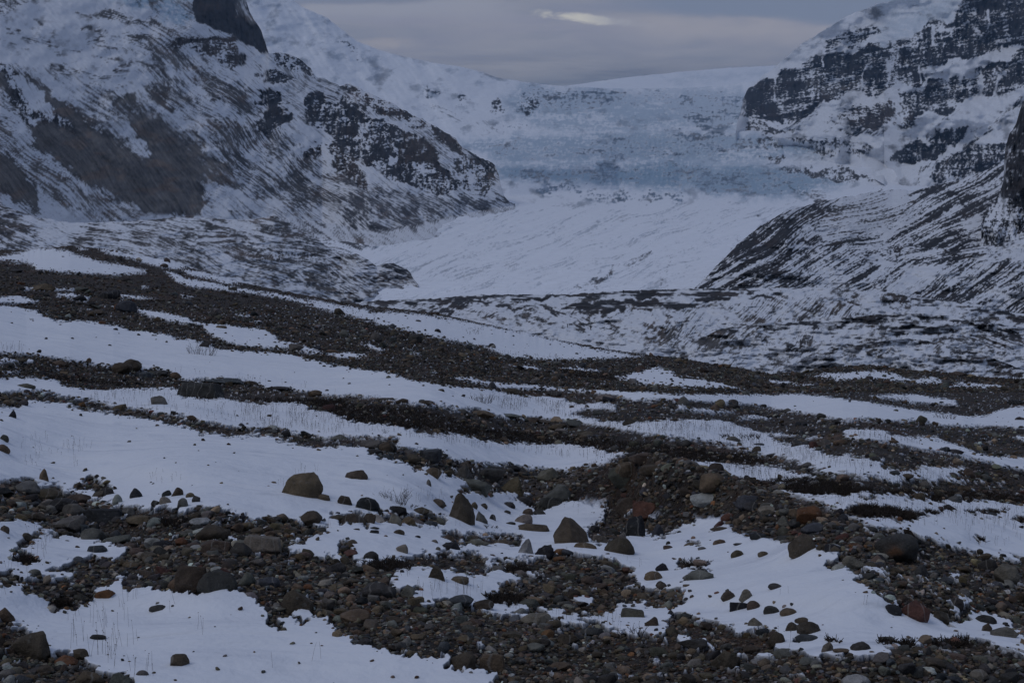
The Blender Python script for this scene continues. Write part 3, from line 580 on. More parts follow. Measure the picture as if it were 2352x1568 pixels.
slope('hill', 1440, 2520, 1.8, [(HB, [(1440, 230), (1700, 290), (2520, 280)]), (K(930), K(205)), (K(1000), K(190))], [110, 20, 2], M_MID,
      'middle moraine hill with a long dark gravel crest and blotchy snow face', p_hB, r_hill(121, 2.2), 92, white=.90, land=(100, 26, .18, .25), base=(.16, 'speck', 'grit'), jag=1.2, edge=.13, back=(1.2, .1))
HC = [(1740, 885), (1760, 866), (1800, 845), (1862, 815), (1918, 792), (1993, 785), (2087, 777), (2162, 788), (2237, 808), (2312, 833), (2352, 850), (2520, 900)]
slope('hill', 1740, 2520, 1.8, [(HC, [(1740, 175), (2100, 200), (2520, 190)]), (K(930), K(160)), (K(1000), K(150))], [80, 16, 2], M_MID,
      'nearest moraine hill with scattered dark gravel along its rounded crest', p_hC, r_hill(131, 1.7), 93, white=.90, land=(100, 26, .18, .25), base=(.16, 'speck', 'grit'), jag=1.2, edge=.13, back=(1.2, .1))
# ================================================================ the near ground
SKY_F = curve([(-420, 590), (0, 573), (60, 574), (110, 568), (160, 564), (260, 572), (330, 588), (372, 596), (430, 612), (490, 630), (560, 650), (700, 677), (781, 691), (850, 702), (991, 716), (1100, 740), (1250, 773), (1400, 802), (1500, 815), (1562, 822), (1704, 845), (1772, 858), (1854, 852), (1937, 839), (1993, 837), (2068, 845), (2105, 850), (2214, 856), (2237, 863), (2352, 870), (2780, 890)])
YTOP = curve([(-420, 95), (300, 95), (1000, 85), (1700, 70), (2780, 68)])
U0, U1, DU, NR, VB = -420.0, 2780.0, 2.0, 620, 1660.0
us = np.arange(U0, U1+DU, DU); NX = len(us)
vs_ = SKY_F(us)
T = np.linspace(0, 1, NR)[:, None]
GU = np.broadcast_to(us[None], (NR, NX)).astype(F32); GV = (vs_[None]+(VB-vs_[None])*T).astype(F32)
# steepness of the land: big undulations, a heap, and drift faces
S = np.exp(.34*fbm(GU/800, GV/75, 2, 200)+.14*fbm(GU/900, GV/26, 2, 201)).astype(F32)
def steep(P, k, soft):
    global S
    d = sdf(P, GU, GV); w = sstep(soft, -soft, d); S = S*lerp(1, k, w)
steep([(1390, 1075), (1490, 1055), (1640, 1100), (1760, 1160), (1700, 1210), (1500, 1230), (1380, 1180)], .45, 30)
steep(c(7, '100,250 500,230 900,240 1300,320 1200,360 700,330 300,330'), .45, 14)
steep(c(4, '850,870 1100,880 1500,930 2000,980 2000,1010 1400,990 900,930'), .5, 12)
steep(c(8, '600,830 1000,800 1700,800 1800,900 1300,900 700,900'), .6, 14)
S[:, :] = S/ S.mean(0, keepdims=True)
I = np.cumsum(S, 0)
for _ in range(3):
    pad = np.pad(I, ((0, 0), (20, 20)), mode='edge'); cs = np.cumsum(pad, 1, dtype=np.float64); I = ((cs[:, 40:]-cs[:, :-40])/40).astype(F32)
I = (I-I[:1])/(I[-1:]-I[:1])
YB = 5.75
GY = 1/lerp(1/YTOP(us)[None], 1/YB, I)

# ---- snow and gravel
rock = np.ones((NR, NX), F32); Xw = (GU-PW/2)/FOC*GY
nz = (9*fbm(Xw*1.1, GY*.55, 4, 210, .6)+6*fbm(Xw*5, GY*2.0, 4, 211, .65))*np.clip(9/GY, .30, 1.15)
nz2 = 4.5*fbm(Xw*14, GY*5, 3, 212, .6)*np.clip(10/GY, .4, 1)
def lay(P, val, soft=3.0, amp=1.0):
    P = np.asarray(P); mg = 45
    b = (GU > P[:, 0].min()-mg) & (GU < P[:, 0].max()+mg) & (GV > P[:, 1].min()-mg) & (GV < P[:, 1].max()+mg)
    if not b.any(): return
    d = sdf(P, GU[b], GV[b])+amp*nz[b]+nz2[b]
    rock[b] = lerp(rock[b], val, sstep(soft, -soft, d))
s4 = lambda s_, v=0.0, **k: lay(c(4, s_), v, **k)
s5 = lambda s_, v=0.0, **k: lay(c(5, s_), v, **k)
s6 = lambda s_, v=0.0, **k: lay(c(6, s_), v, **k)
s7 = lambda s_, v=0.0, **k: lay(c(7, s_), v, **k)
s8 = lambda s_, v=0.0, **k: lay(c(8, s_), v, **k)
s9 = lambda s_, v=0.0, **k: lay(c(9, s_), v, **k)
# upper gravel field with its snow patches
s4('-1200,255 0,248 110,225 200,200 300,195 420,215 480,240 560,262 640,280 760,300 900,332 890,350 700,360 540,355 400,345 230,330 190,300 160,285 0,272 -1200,300', amp=.6)
for q_ in ('470,190 530,205 500,215', '600,200 690,203 760,222 940,248 1010,262 1060,275 1150,315 1080,325 960,308 860,280 760,250 680,235', '1110,328 1180,333 1290,350 1380,375 1480,410 1400,412 1280,388 1200,368 1130,350',
           '1010,338 1080,350 1130,380 1250,398 1400,428 1550,455 1700,475 1850,508 2000,538 2107,562 2107,592 1950,562 1780,517 1600,482 1450,462 1250,442 1150,432 1080,402 1050,372',
           '130,438 460,443 465,458 300,452 140,446', '345,478 430,474 545,498 540,522 470,508 360,492', '735,483 850,492 965,503 880,510 740,505', '1108,480 1195,492 1190,502 1115,497', '870,428 910,430 905,437 870,436', '1440,598 1540,602 1530,612 1450,608', '1530,640 1600,645 1590,652 1530,648',
           '-1200,500 0,500 110,483 180,500 245,526 160,538 0,535 -1200,540'):
    s4(q_, amp=.45, soft=2.0)
s5('-200,505 0,545 150,568 280,583 400,590 560,610 760,640 950,680 1150,715 1350,760 1550,810 1700,832 1865,857 1860,864 1700,872 1500,881 1250,880 1100,872 1000,852 900,802 780,790 700,770 560,740 400,700 280,680 200,650 60,612 -100,572', amp=.5)
s5('170,575 250,572 280,583 230,590 180,588', 1, amp=.3, soft=2)
for q_ in ('1040,910 1090,920 1150,910 1200,918 1250,940 1160,940 1100,926', '1345,932 1450,918 1500,935 1605,945 1540,960 1450,947', '-30,842 60,838 160,855 100,872 -30,870', '130,783 190,788 270,820 240,828 170,800', '430,835 490,840 480,850 430,845', '385,805 440,812 420,820 390,815',
           '700,988 800,988 870,1010 960,1015 1080,1028 1250,1043 1400,1057 1600,1064 1750,1075 1900,1080 2107,1097 2300,1100 2300,1130 2107,1135 1950,1127 1800,1130 1700,1110 1600,1092 1300,1066 1150,1062 980,1062 850,1030 780,1022', '1660,978 1760,970 1860,948 1940,922 2050,945 2050,970 2107,988 2250,1010 2250,1060 2107,1052 1950,1042 1800,1022 1700,1002', '1600,1010 1680,1012 1650,1020 1600,1018', '560,960 600,962 580,968'):
    s5(q_, amp=.4, soft=2.0)
for q_ in ('0,985 100,995 250,1020 330,1040 435,1065 300,1064 120,1057 0,1052', '500,1003 600,1003 680,1015 780,1025 880,1035 935,1048 800,1047 650,1037 550,1022', '770,972 900,960 1050,955 1200,943 1300,955 1400,993 1550,983 1612,1005 1600,1032 1450,1027 1300,1012 1150,1002 980,1008 870,992',
           '1600,1047 1720,1013 1850,1023 2000,1038 2100,1051 1900,1054 1700,1052', '1168,1100 1300,1092 1450,1094 1600,1114 1690,1128 1702,1165 1560,1150 1400,1146 1300,1122 1200,1112', '130,930 160,932 140,938',
           '-40,1092 100,1095 250,1090 400,1094 560,1094 700,1088 850,1098 1000,1118 1150,1138 1300,1163 1400,1178 1500,1193 1600,1208 1750,1224 1870,1220 1950,1188 2107,1165 2900,1120 2900,1320 2107,1302 1950,1292 1750,1291 1600,1286 1450,1262 1300,1256 1100,1251 1000,1256 960,1242 850,1222 700,1202 560,1177 430,1157 300,1152 200,1142 80,1132 -40,1136',
           '-20,1162 120,1180 330,1198 340,1207 200,1212 120,1200 0,1190', '355,1223 450,1222 550,1238 450,1244 370,1240', '1000,1315 1150,1300 1250,1310 1300,1330 1450,1350 1550,1355 1620,1385 1700,1405 1800,1440 1900,1463 2000,1473 2107,1478 2900,1480 2900,1600 2107,1545 2000,1532 1900,1507 1800,1492 1700,1462 1600,1442 1450,1422 1350,1402 1250,1387 1100,1377 1020,1357'):
    s6(q_, amp=.5, soft=2.2)
s6('2060,1350 2107,1345 2200,1360 2200,1385 2107,1378 2070,1368', amp=.3, soft=2)
# long drift across the slope
L8 = c(4, '-1200,545 0,548 100,550 180,570 290,600 270,615 340,640 500,645 640,660 760,680 800,700 900,700 1000,715 1080,745 1200,760 1260,782 1350,815 1500,830 1620,830 1750,845 1850,870 2000,900')+c(5, '0,912 120,935 300,965 450,1000 640,1035 800,1050 950,1060 1000,1085 1100,1105 1250,1105 1380,1115 1390,1140 1500,1150 1560,1140 1690,1160 1700,1195 1560,1190 1500,1185 1430,1215 1520,1225 1600,1245 1750,1258 1900,1263 2000,1255')+c(6, '0,1255 100,1245 230,1240 330,1265 440,1300 500,1325 600,1330 860,1348 780,1366 680,1350 560,1352 620,1388 740,1408 800,1420 870,1445 900,1465 1010,1450 1150,1475 1250,1495 1240,1535 1400,1550 1510,1540 1600,1545 1750,1540 1820,1560')+c(9, '1650,310 1900,335 1980,345 1350,329 1150,324 1000,299 880,275')+c(6, '800,1538 680,1498 560,1463 430,1429 300,1409 150,1394 0,1369')+c(5, '2000,1360 1850,1340 1750,1322 1600,1300 1500,1280 1400,1252 1200,1235 1100,1240 980,1230 850,1192 720,1190 580,1162 480,1160 400,1140 200,1120 60,1097')+c(4, '2107,1108 2000,1105 1900,1082 1800,1070 1650,1060 1560,1037 1480,1012 1400,1000 1250,1000 1170,1010 1100,1000 1060,972 950,940 860,946 760,940 650,920 560,905 470,890 370,880 260,862 150,848 0,842 -1200,830')
lay(L8, 0, amp=.55)
s4('1230,655 1260,660 1350,720 1450,760 1600,810 1750,835 1900,862 2000,868 1900,830 1720,780 1650,690 1500,680 1350,665 1250,655', 1, amp=.4)   # gravel arm inside the drift
s4('840,565 950,580 1140,615 1180,650 1300,660 1450,675 1620,690 1720,760 1850,790 2000,840 2107,855 2107,862 1900,845 1750,815 1600,810 1450,790 1300,735 1230,665 1150,660 1000,640 880,605 830,588', 0, amp=.4, soft=2.2)
s4('0,868 100,880 205,882 200,900 100,895 0,905', amp=.3, soft=2); s4('-400,955 0,955 60,952 115,962 60,970 0,970', amp=.3, soft=2)
# everything nearer: snow first, then the stony bands
lowB = c(4, '-1200,985 0,990 200,990 330,1000 420,1050 600,1070 680,1065 780,1050 880,1055 960,1050 1060,1055 1100,1080 1120,1120 1250,1130 1350,1115 1500,1130 1600,1150 1750,1145 1900,1155 1900,1180 2000,1210')+c(5, '0,1235 100,1260 250,1275 380,1300 500,1330 640,1340 720,1335 850,1370 1000,1390 1150,1390 1300,1400 1400,1385 1500,1415 1650,1440 1750,1455 1850,1460 1900,1490 2000,1500')+c(6, '0,1500 150,1510 300,1520 400,1530 520,1525 600,1545')+c(9, '640,265 750,290 830,320 600,330 580,340 750,350 780,380 650,365 560,380 450,360 430,380 550,400 700,410 850,425 1000,430 1050,400 1180,395 1300,400 1450,420 1400,440 1550,455 1700,450 1900,450 2107,465 3400,500')
lay(lowB+[(3400, 1700), (-900, 1700)], 0, amp=.55)
s9('1445,410 1530,412 1530,425 1460,425', amp=.3, soft=2); s9('1100,432 1180,436 1245,444 1180,446', 1, amp=.3, soft=2)
s9('1055,520 1130,490 1300,505 1480,545 1440,562 1250,552 1100,550', 1, amp=.7); s9('1500,520 1590,530 1560,548 1510,540', 1, amp=.4); s9('1600,508 1665,510 1640,522 1605,520', 1, amp=.3, soft=2); s9('1750,520 2010,518 1950,530 1900,540 1800,530', .9, amp=.5, soft=2.5); s9('2050,570 2107,555 2300,570 2300,590 2107,585', 1, amp=.4); s9('1820,680 1860,700 1840,710', .9, amp=.3, soft=2)
bandC = c(4, '-1200,1080 0,1090 150,1085 300,1085 420,1110 560,1130 700,1165 850,1190 1000,1215 1200,1250 1400,1280 1600,1300 1700,1310 1800,1335 2000,1370 2107,1372')+c(8, '0,80 130,72 350,88 350,135 480,138 600,138 700,205 850,225 1030,240 1200,258 1350,280 1400,308 1560,290 1640,230 1780,170 1930,180 1980,240 2107,265')+c(9, '120,290 250,280 320,340 420,360 500,420 650,460 720,500 860,500 880,560 1000,590 1200,640 1300,645 1440,690 1600,730 1750,770 1850,800 2107,820 3400,1000 3400,1700 2107,1380 2107,1285 2020,1190 1950,1180 1870,1140 1760,1140 1700,1150 1850,1210 1800,1190 1650,1210 1520,1165 1500,1200 1350,1150 1260,1120 1340,1100 1250,1060 1150,1000 1060,955 1100,920 1020,860 920,850 1000,790 930,730 860,690 770,650 640,625 580,580 450,530 350,530 280,560 200,520 130,520 80,600 0,640')+c(8, '2080,640 1950,700 1850,640 1760,690 1700,712 1550,712 1500,640 1620,590 1640,470 1450,470 1280,510 1200,550 1180,480 1060,450 1200,420 1050,412 900,420 750,400 830,330 750,322 640,292 520,232 470,262 400,212 330,200 250,180 130,128 0,125')+c(4, '2050,1425 1900,1415 1800,1385 1600,1345 1400,1360 1300,1335 1150,1290 1000,1265 850,1235 650,1200 520,1185 400,1160 300,1150 170,1130 100,1170 0,1165 -1200,1165')
lay(bandC, 1, amp=.5)
for q_ in ('1840,560 1960,500 2070,502 2070,520 1960,560 1900,580', '1700,450 1560,460'):
    if len(q_.split()) > 3: s8(q_, amp=.3, soft=2)
s9('1130,868 1200,880 1290,920 1290,940 1200,905', amp=.4, soft=2); s9('1330,905 1420,930 1410,958 1350,940', amp=.4, soft=2); s9('1660,910 1710,915 1715,950 1680,940', amp=.3, soft=2); s9('1190,985 1250,1000 1240,1020', amp=.3, soft=2); s9('1600,1072 1740,1050 1790,1085 1700,1100', amp=.4, soft=2); s9('1640,1120 1700,1120 1690,1160 1650,1155', amp=.3, soft=2); s9('1600,985 1650,1000 1640,1010', amp=.3, soft=2)
# left stony field
s7('-1200,300 0,345 80,320 190,325 250,400 330,350 390,400 420,405 480,360 560,325 690,360 640,420 560,430 640,480 750,488 820,490 900,520 960,500 1100,508 1250,488 1405,525 1330,582 1460,548 1560,578 1700,560 1850,590 1900,600 2000,640 1900,672 1740,730 1760,780 2000,800 2107,830 2300,850 2600,1100 2600,1350 2107,1275 2000,1182 1900,1165 1880,1200 1790,1172 1650,1182 1590,1100 1500,1032 1430,1010 1350,1002 1280,1022 1150,1022 1000,1002 900,942 850,902 750,902 650,952 520,992 450,1050 300,1056 120,1012 180,940 430,940 520,872 330,892 450,842 560,812 700,822 780,742 630,712 500,702 400,690 250,690 110,770 100,730 200,640 310,630 100,590 0,600 -1200,640', 1, amp=.45)
s7('380,392 480,395 580,400 590,440 540,455 480,410', amp=.4, soft=2); s7('1120,525 1200,520 1180,540', amp=.4, soft=2); s7('960,570 1010,575 1000,585', amp=.3, soft=2); s7('1405,682 1460,685 1450,698 1410,695', amp=.3, soft=2)
s7('780,945 850,938 900,950 880,962 800,985 770,975', .8, amp=.5, soft=3); s7('490,1035 550,1030 540,1050 500,1050', .9, amp=.4, soft=2); s7('330,1080 400,1070 440,1100 340,1104', .9, amp=.5, soft=2); s7('70,800 180,795 230,830 150,838', 1, amp=.4, soft=2); s7('-400,880 0,885 60,890 140,960 60,975 0,950 -400,960', 1, amp=.4, soft=2.5)
s7('1790,1170 1830,1140 1880,1135 1930,1165 1880,1185', amp=.3, soft=2); s7('1640,1205 1700,1195 1720,1215 1660,1220', 1, amp=.3, soft=2)
s7('-1200,1150 0,1195 90,1232 200,1310 320,1400 480,1372 550,1430 640,1500 800,1530 830,1600 900,2100 -1200,2100', 1, amp=.5)
# middle stones
for q_ in ('150,842 300,812 420,800 500,765 700,775 860,780 960,800 900,850 1000,870 870,922 700,905 560,890 440,868 345,905 340,960 460,960 500,1000 450,1030 -100,1000 -100,850', '890,800 1080,810 1300,800 1500,795 1580,830 1700,850 1780,880 1770,960 1700,1000 1850,1010 1950,1000 2107,1030 2107,1110 1950,1110 1850,1080 1750,1090 1650,1130 1480,1140 1300,1110 1100,1105 960,1090 900,1040 1010,1020 1000,960 1090,930 1000,890 900,850',
           '-100,850 150,930 340,985 460,1030 520,1062 640,1040 800,1080 900,1110 960,1145 1100,1155 1200,1110 1290,1200 1450,1215 1560,1220 1700,1270 1850,1270 1960,1300 2107,1360 2300,1360 2500,1700 2500,2200 900,1640 975,1560 985,1500 800,1478 650,1482 665,1432 560,1410 420,1412 270,1372 110,1332 0,1262 -100,1220',
           '640,670 900,660 1120,670 1100,720 960,735 820,740 700,720', '-60,560 100,530 230,540 420,550 560,560 640,560 640,600 560,615 470,600 300,600 0,600', '1060,440 1180,430 1280,470 1150,490', '0,700 60,720 60,800 0,800'):
    s8(q_, 1, amp=.6)
for q_ in ('900,880 1000,860 1180,870 1130,885', '1440,1040 1550,1062 1540,1075 1450,1058', '1690,1085 1780,1070 1760,1115 1700,1110', '990,820 1200,805 1160,830 1010,835', '1150,905 1250,900 1230,915'):
    s8(q_, amp=.5, soft=2.5)
s9('-60,1120 100,1165 300,1215 350,1245 520,1240 640,1290 720,1300 860,1300 720,1340 620,1345 800,1392 950,1390 1060,1392 1220,1375 1350,1345 1250,1325 1450,1325 1680,1300 1780,1312 1900,1352 2000,1372 2107,1385 3400,1500 3400,2200 -200,2200', 1, amp=.5)
for q_ in ('350,1402 480,1395 640,1412 660,1425 560,1430 440,1420', '1340,1402 1420,1395 1425,1420 1360,1420', '0,1310 150,1325 190,1350 60,1352', '1220,1550 1400,1548 1390,1568 1240,1568', '640,1330 700,1320 820,1385 700,1372'):
    s9(q_, amp=.4, soft=2.5)
s9('20,700 120,690 130,740 60,750', 1, amp=.6); s9('0,830 180,830 170,870 40,865', 1, amp=.8)
# scattered open gravel through thin snow
spk = fbm(Xw*9, GY*4, 4, 215, .65)
bits = sstep(1.25, 1.7, spk)*sstep(1.0, 0, np.abs(nz)/14); rock = rock*(1-.9*bits*(GV > 700))
hz0 = [(1395, 1120, .13), (1480, 1122, .30), (1560, 1140, .27), (1660, 1158, .20), (1770, 1192, .13), (1890, 1228, .05)]
for (ax, ay, ah), (bx, by, bh) in zip(hz0[:-1], hz0[1:]):
    t_ = np.clip(((GU-ax)*(bx-ax)/9+(GV-ay)*(by-ay))/((bx-ax)**2/9+(by-ay)**2), 0, 1)
    dd = np.sqrt(((GU-ax-t_*(bx-ax))/2.2)**2+(GV-ay-t_*(by-ay))**2)+.6*nz
    rock = np.maximum(rock, sstep(66, 50, dd-60*(ah+(bh-ah)*t_)+18))
# colours
dirt = np.array((.036, .0265, .0185), F32)[None, None]*np.clip(1+.30*fbm(Xw*1.6, GY*.7, 4, 220), .45, 1.9)[..., None]
wm = sstep(.2, 1.6, fbm(Xw*.5, GY*.2, 3, 221))[..., None]; dirt = dirt*(1+wm*np.array((.35, .05, -.15), F32))
colr = lerp((SNOW*np.array((1.0, 1.0, 1.0), F32))[None, None], dirt, rock[..., None])

GVj = GV+(1.0*fbm(us/14, us*0+3, 4, 77))[None]*(1-T)**60
gx, gy, gz = point(GU.astype(float), GVj.astype(float), GY.astype(float))
G = np.stack([gx, gy, gz], -1)
G[..., 2] += .012*(1-rock)-.012*rock
# the boulder heap: a real mound along a short crest
CREST = [(1395, 1122, .14), (1480, 1126, .34), (1560, 1142, .30), (1660, 1160, .22), (1770, 1193, .14), (1890, 1228, .05)]
DZ = np.zeros((NR, NX), F32)
for (ax, ay, ah), (bx, by, bh) in zip(CREST[:-1], CREST[1:]):
    t_ = np.clip(((GU-ax)*(bx-ax)/9+(GV-ay)*(by-ay))/((bx-ax)**2/9+(by-ay)**2), 0, 1)
    dd = ((GU-ax-t_*(bx-ax))/3.0)**2+(GV-ay-t_*(by-ay))**2
    DZ = np.maximum(DZ, (ah+(bh-ah)*t_)*np.exp(-dd/38.0**2))
DZ *= 1+.10*fbm(GU/40, GV/22, 3, 260)
G[..., 2] += DZ
# behind the crest and before the lens
last = G[:1].copy(); back = []
for k, dz in ((1.03, .9), (1.25, 7), (2.0, 22)):
    b_ = last.copy(); b_[..., :2] *= k; b_[..., 2] -= dz; back.insert(0, b_)
front = []; f0 = G[-1:]
for k, dz in ((.7, 0), (.4, 0), (.05, 0), (-2.5, 0)):
    b_ = f0.copy(); b_[..., 1] *= k; b_[..., 0] *= (1.1+.4*(1-k)); b_[..., 2] = lerp(f0[..., 2], 0.0, 1-max(k, 0)); front.append(b_)
GA = np.concatenate(back+[G]+front); NA = len(GA)
def wings(a, s, ks=(60., 18., 5.)):
    L = []
    for k in ks:
        q = a[:, :1].copy() if s < 0 else a[:, -1:].copy()
        q[..., 0] += s*k*(1+.04*np.abs(q[..., 1])); q[..., 2] += .004*k*np.sin(q[..., 1]*.7); L.append(q)
    return L if s < 0 else L[::-1]
GA = np.concatenate(wings(GA, -1)+[GA]+wings(GA, 1), 1); NXA = GA.shape[1]
def ext(a):
    a = np.concatenate([a[:1]]*len(back)+[a]+[a[-1:]]*len(front))
    return np.concatenate([a[:, 40:41], a[:, 25:26], a[:, 8:9], a, a[:, -9:-8], a[:, -26:-25], a[:, -41:-40]], 1)
tag(mesh_obj('ground', GA.reshape(-1, 3), grid_faces(NA, NXA), M_GROUND, True, {'Col': ext(colr).reshape(-1, 3), 'rock': ext(rock).reshape(-1)}),
    'stony ground striped with bands of snow and gravel', kind='structure')
def gsample(A, u, v):
    """ground value under picture direction (u, v)"""
    u = np.clip(np.asarray(u, float), U0+1, U1-3); v = np.asarray(v, float)
    fi = (u-U0)/DU; i = fi.astype(int); fr = fi-i
    vt = vs_[i]*(1-fr)+vs_[i+1]*fr
    fj = np.clip((v-vt)/(VB-vt), 0, .9985)*(NR-1); j = fj.astype(int); fs = fj-j
    e = (lambda q: q[..., None]) if A.ndim == 3 else (lambda q: q)
    return (A[j, i]*e((1-fr)*(1-fs))+A[j, i+1]*e(fr*(1-fs))+A[j+1, i]*e((1-fr)*fs)+A[j+1, i+1]*e(fr*fs))
# ================================================================ stones
import bmesh
def ico(sub):
    bm = bmesh.new(); bmesh.ops.create_icosphere(bm, subdivisions=sub, radius=1.0)
    V = np.array([v.co[:] for v in bm.verts], F32); Fc = np.array([[q.index for q in f.verts] for f in bm.faces], np.int32); bm.free(); return V, Fc
ICO = {k: ico(k) for k in (1, 2, 3, 4, 5)}
def stone_shape(sub, shape, seed):
    r_ = np.random.default_rng(seed); V, Fc = ICO[sub]; p = V.copy(); o = r_.uniform(-50, 50, 3).astype(F32)
    rough = {'rounded': .8, 'domed': .8, 'flat': .8, 'oval': .35}.get(shape, 1.0)
    n = .26*perlin3(p*.9+o, seed)+.15*perlin3(p*2.1+o, seed+1)
    p = p*(1+rough*n)[:, None]
    cuts = {'rounded': 8, 'oval': 2, 'domed': 7, 'flat': 8, 'angular': 13, 'peaked': 12, 'blocky': 8, 'wedge': 12}[shape]
    for k in range(cuts):
        q = r_.normal(size=3); q /= np.linalg.norm(q); d = r_.uniform(.52, .86) if shape in ('angular', 'peaked', 'blocky', 'wedge') else r_.uniform(.62, .9)
        e = np.maximum(p@q.astype(F32)-d, 0); p = p-np.outer(e*.96, q).astype(F32)
    if shape == 'blocky':
        for q in ((1, .1, .1), (-1, .15, 0), (0, -1, .25), (.1, .2, 1), (0, 1, .1), (0, 0, -1)):
            q = np.array(q, F32); q /= np.linalg.norm(q); e = np.maximum(p@q-.58, 0); p = p-np.outer(e*.93, q)
    if shape == 'peaked':
        k = np.clip(1-.38*(p[:, 2]*.5+.5), .2, 1); sx = r_.uniform(-.25, .25); p[:, 0] = p[:, 0]*k+sx*(p[:, 2]+.5)*.5; p[:, 1] *= k
    if shape == 'wedge':
        s_ = r_.choice([-1, 1]); p[:, 2] *= 1-.42*s_*p[:, 0]
    p = p*(1+.05*perlin3(p*5+o, seed+2)+.024*perlin3(p*13+o, seed+3))[:, None]
    p = p-(p.max(0)+p.min(0))/2; p = p/((p.max(0)-p.min(0))/2)
    return p.astype(F32), Fc
CLR = {'black': (.030, .028, .028), 'charcoal': (.054, .047, .041), 'slate': (.062, .061, .062), 'grey': (.120, .106, .088), 'brown': (.128, .088, .055), 'umber': (.082, .059, .041),
       'rust': (.150, .068, .032), 'tan': (.180, .150, .112), 'pale': (.29, .275, .24), 'red': (.105, .047, .034), 'olive': (.078, .070, .049)}
CLR = {k: (q[0]*.93, q[1]*.99, q[2]*1.04) for k, q in CLR.items()}
WORD = {'black': 'black', 'charcoal': 'charcoal', 'slate': 'blue grey', 'grey': 'grey', 'brown': 'brown', 'umber': 'dark brown', 'rust': 'rust orange', 'tan': 'tan', 'pale': 'pale grey', 'red': 'reddish brown', 'olive': 'olive brown'}
B = []   # sheet, centre x, foot y, width, height, colour, shape, landmark phrase
def b(k, s_):
    for ln in s_.strip().split('\n'):
        a = ln.split('|'); q = a[0].split()
        B.append([k]+[float(x) for x in q[:4]]+q[4:6]+[a[1].strip() if len(a) > 1 else None])
b(7, '''1850 460 265 160 brown rounded|the lone brown boulder on the drift
1972 466 105 45 brown flat
270 345 58 75 brown rounded
175 415 170 95 grey angular|the grey angular boulder above the black one
310 452 150 90 umber rounded
380 528 200 108 black rounded
480 470 150 70 umber flat
455 548 150 95 grey rounded
640 578 240 92 black blocky|the broad black block
415 642 220 102 grey wedge|the grey wedge among cobbles
200 572 165 60 umber flat
570 712 150 80 grey rounded
720 715 180 65 grey flat
512 655 80 75 slate angular
832 452 78 65 black rounded|the black stone alone on snow
718 480 60 55 pale rounded
662 432 75 50 charcoal rounded
1020 440 60 40 black rounded
1085 440 75 55 umber rounded
1012 487 75 52 tan rounded
952 495 55 35 charcoal rounded
1122 507 78 58 grey rounded
1165 446 55 32 brown oval
1200 475 50 42 charcoal angular
790 537 85 55 grey angular
850 588 160 55 brown flat
1225 592 140 50 pale angular
1300 702 225 118 umber rounded|the big dark brown boulder amid cobbles
1612 772 242 122 tan blocky|the long tan block
1470 792 150 98 charcoal angular
1330 765 180 85 umber blocky
938 742 110 80 pale rounded
990 737 140 55 black flat
1110 727 85 60 rust angular|the rust orange stone amid grey cobbles
1200 752 92 42 pale oval|the whitish oval stone
1200 776 92 28 slate flat
990 782 105 62 charcoal angular
1178 1012 205 185 umber blocky|the tilted dark brown block
1332 1027 245 148 charcoal rounded|the large mottled dark boulder
1510 962 110 92 grey peaked
1642 972 150 68 slate rounded
1825 1132 195 142 umber angular|the dark angular boulder by the snow corner
2010 1107 95 75 grey angular
1000 902 105 65 red wedge
1330 887 85 45 pale oval
645 1055 120 50 rust peaked|the rust peaked stone on snow
970 1138 112 34 charcoal flat
600 1321 105 34 charcoal flat
1095 1488 120 78 umber angular|the lone brown stone in low snow
212 920 80 36 grey oval
42 1202 112 92 brown peaked
195 1410 250 180 umber wedge|the dark sloping slab in the corner
402 1462 140 82 rust angular
495 1432 115 85 umber angular
545 1585 195 118 brown rounded
745 1590 145 92 grey angular
870 1542 80 35 grey flat
1908 607 135 86 umber rounded
2080 588 120 62 umber flat
1600 597 85 45 charcoal angular
1512 627 100 60 brown rounded
1682 582 90 35 charcoal flat
480 987 85 40 tan rounded
1150 655 90 40 grey flat
1700 655 100 38 umber rounded
1560 650 110 40 brown flat
1265 745 80 55 grey rounded
800 860 110 45 brown angular
590 790 120 50 slate angular
1650 870 80 32 slate oval
1820 995 90 50 brown angular
1880 990 70 42 rust rounded
1015 960 95 50 slate rounded
2060 900 130 80 charcoal angular
1215 505 60 24 umber flat
30 660 60 45 umber rounded
15 420 150 60 black rounded
40 1530 110 60 grey rounded
130 1480 90 60 charcoal rounded
270 1500 90 60 umber rounded
150 1560 110 55 slate angular''')
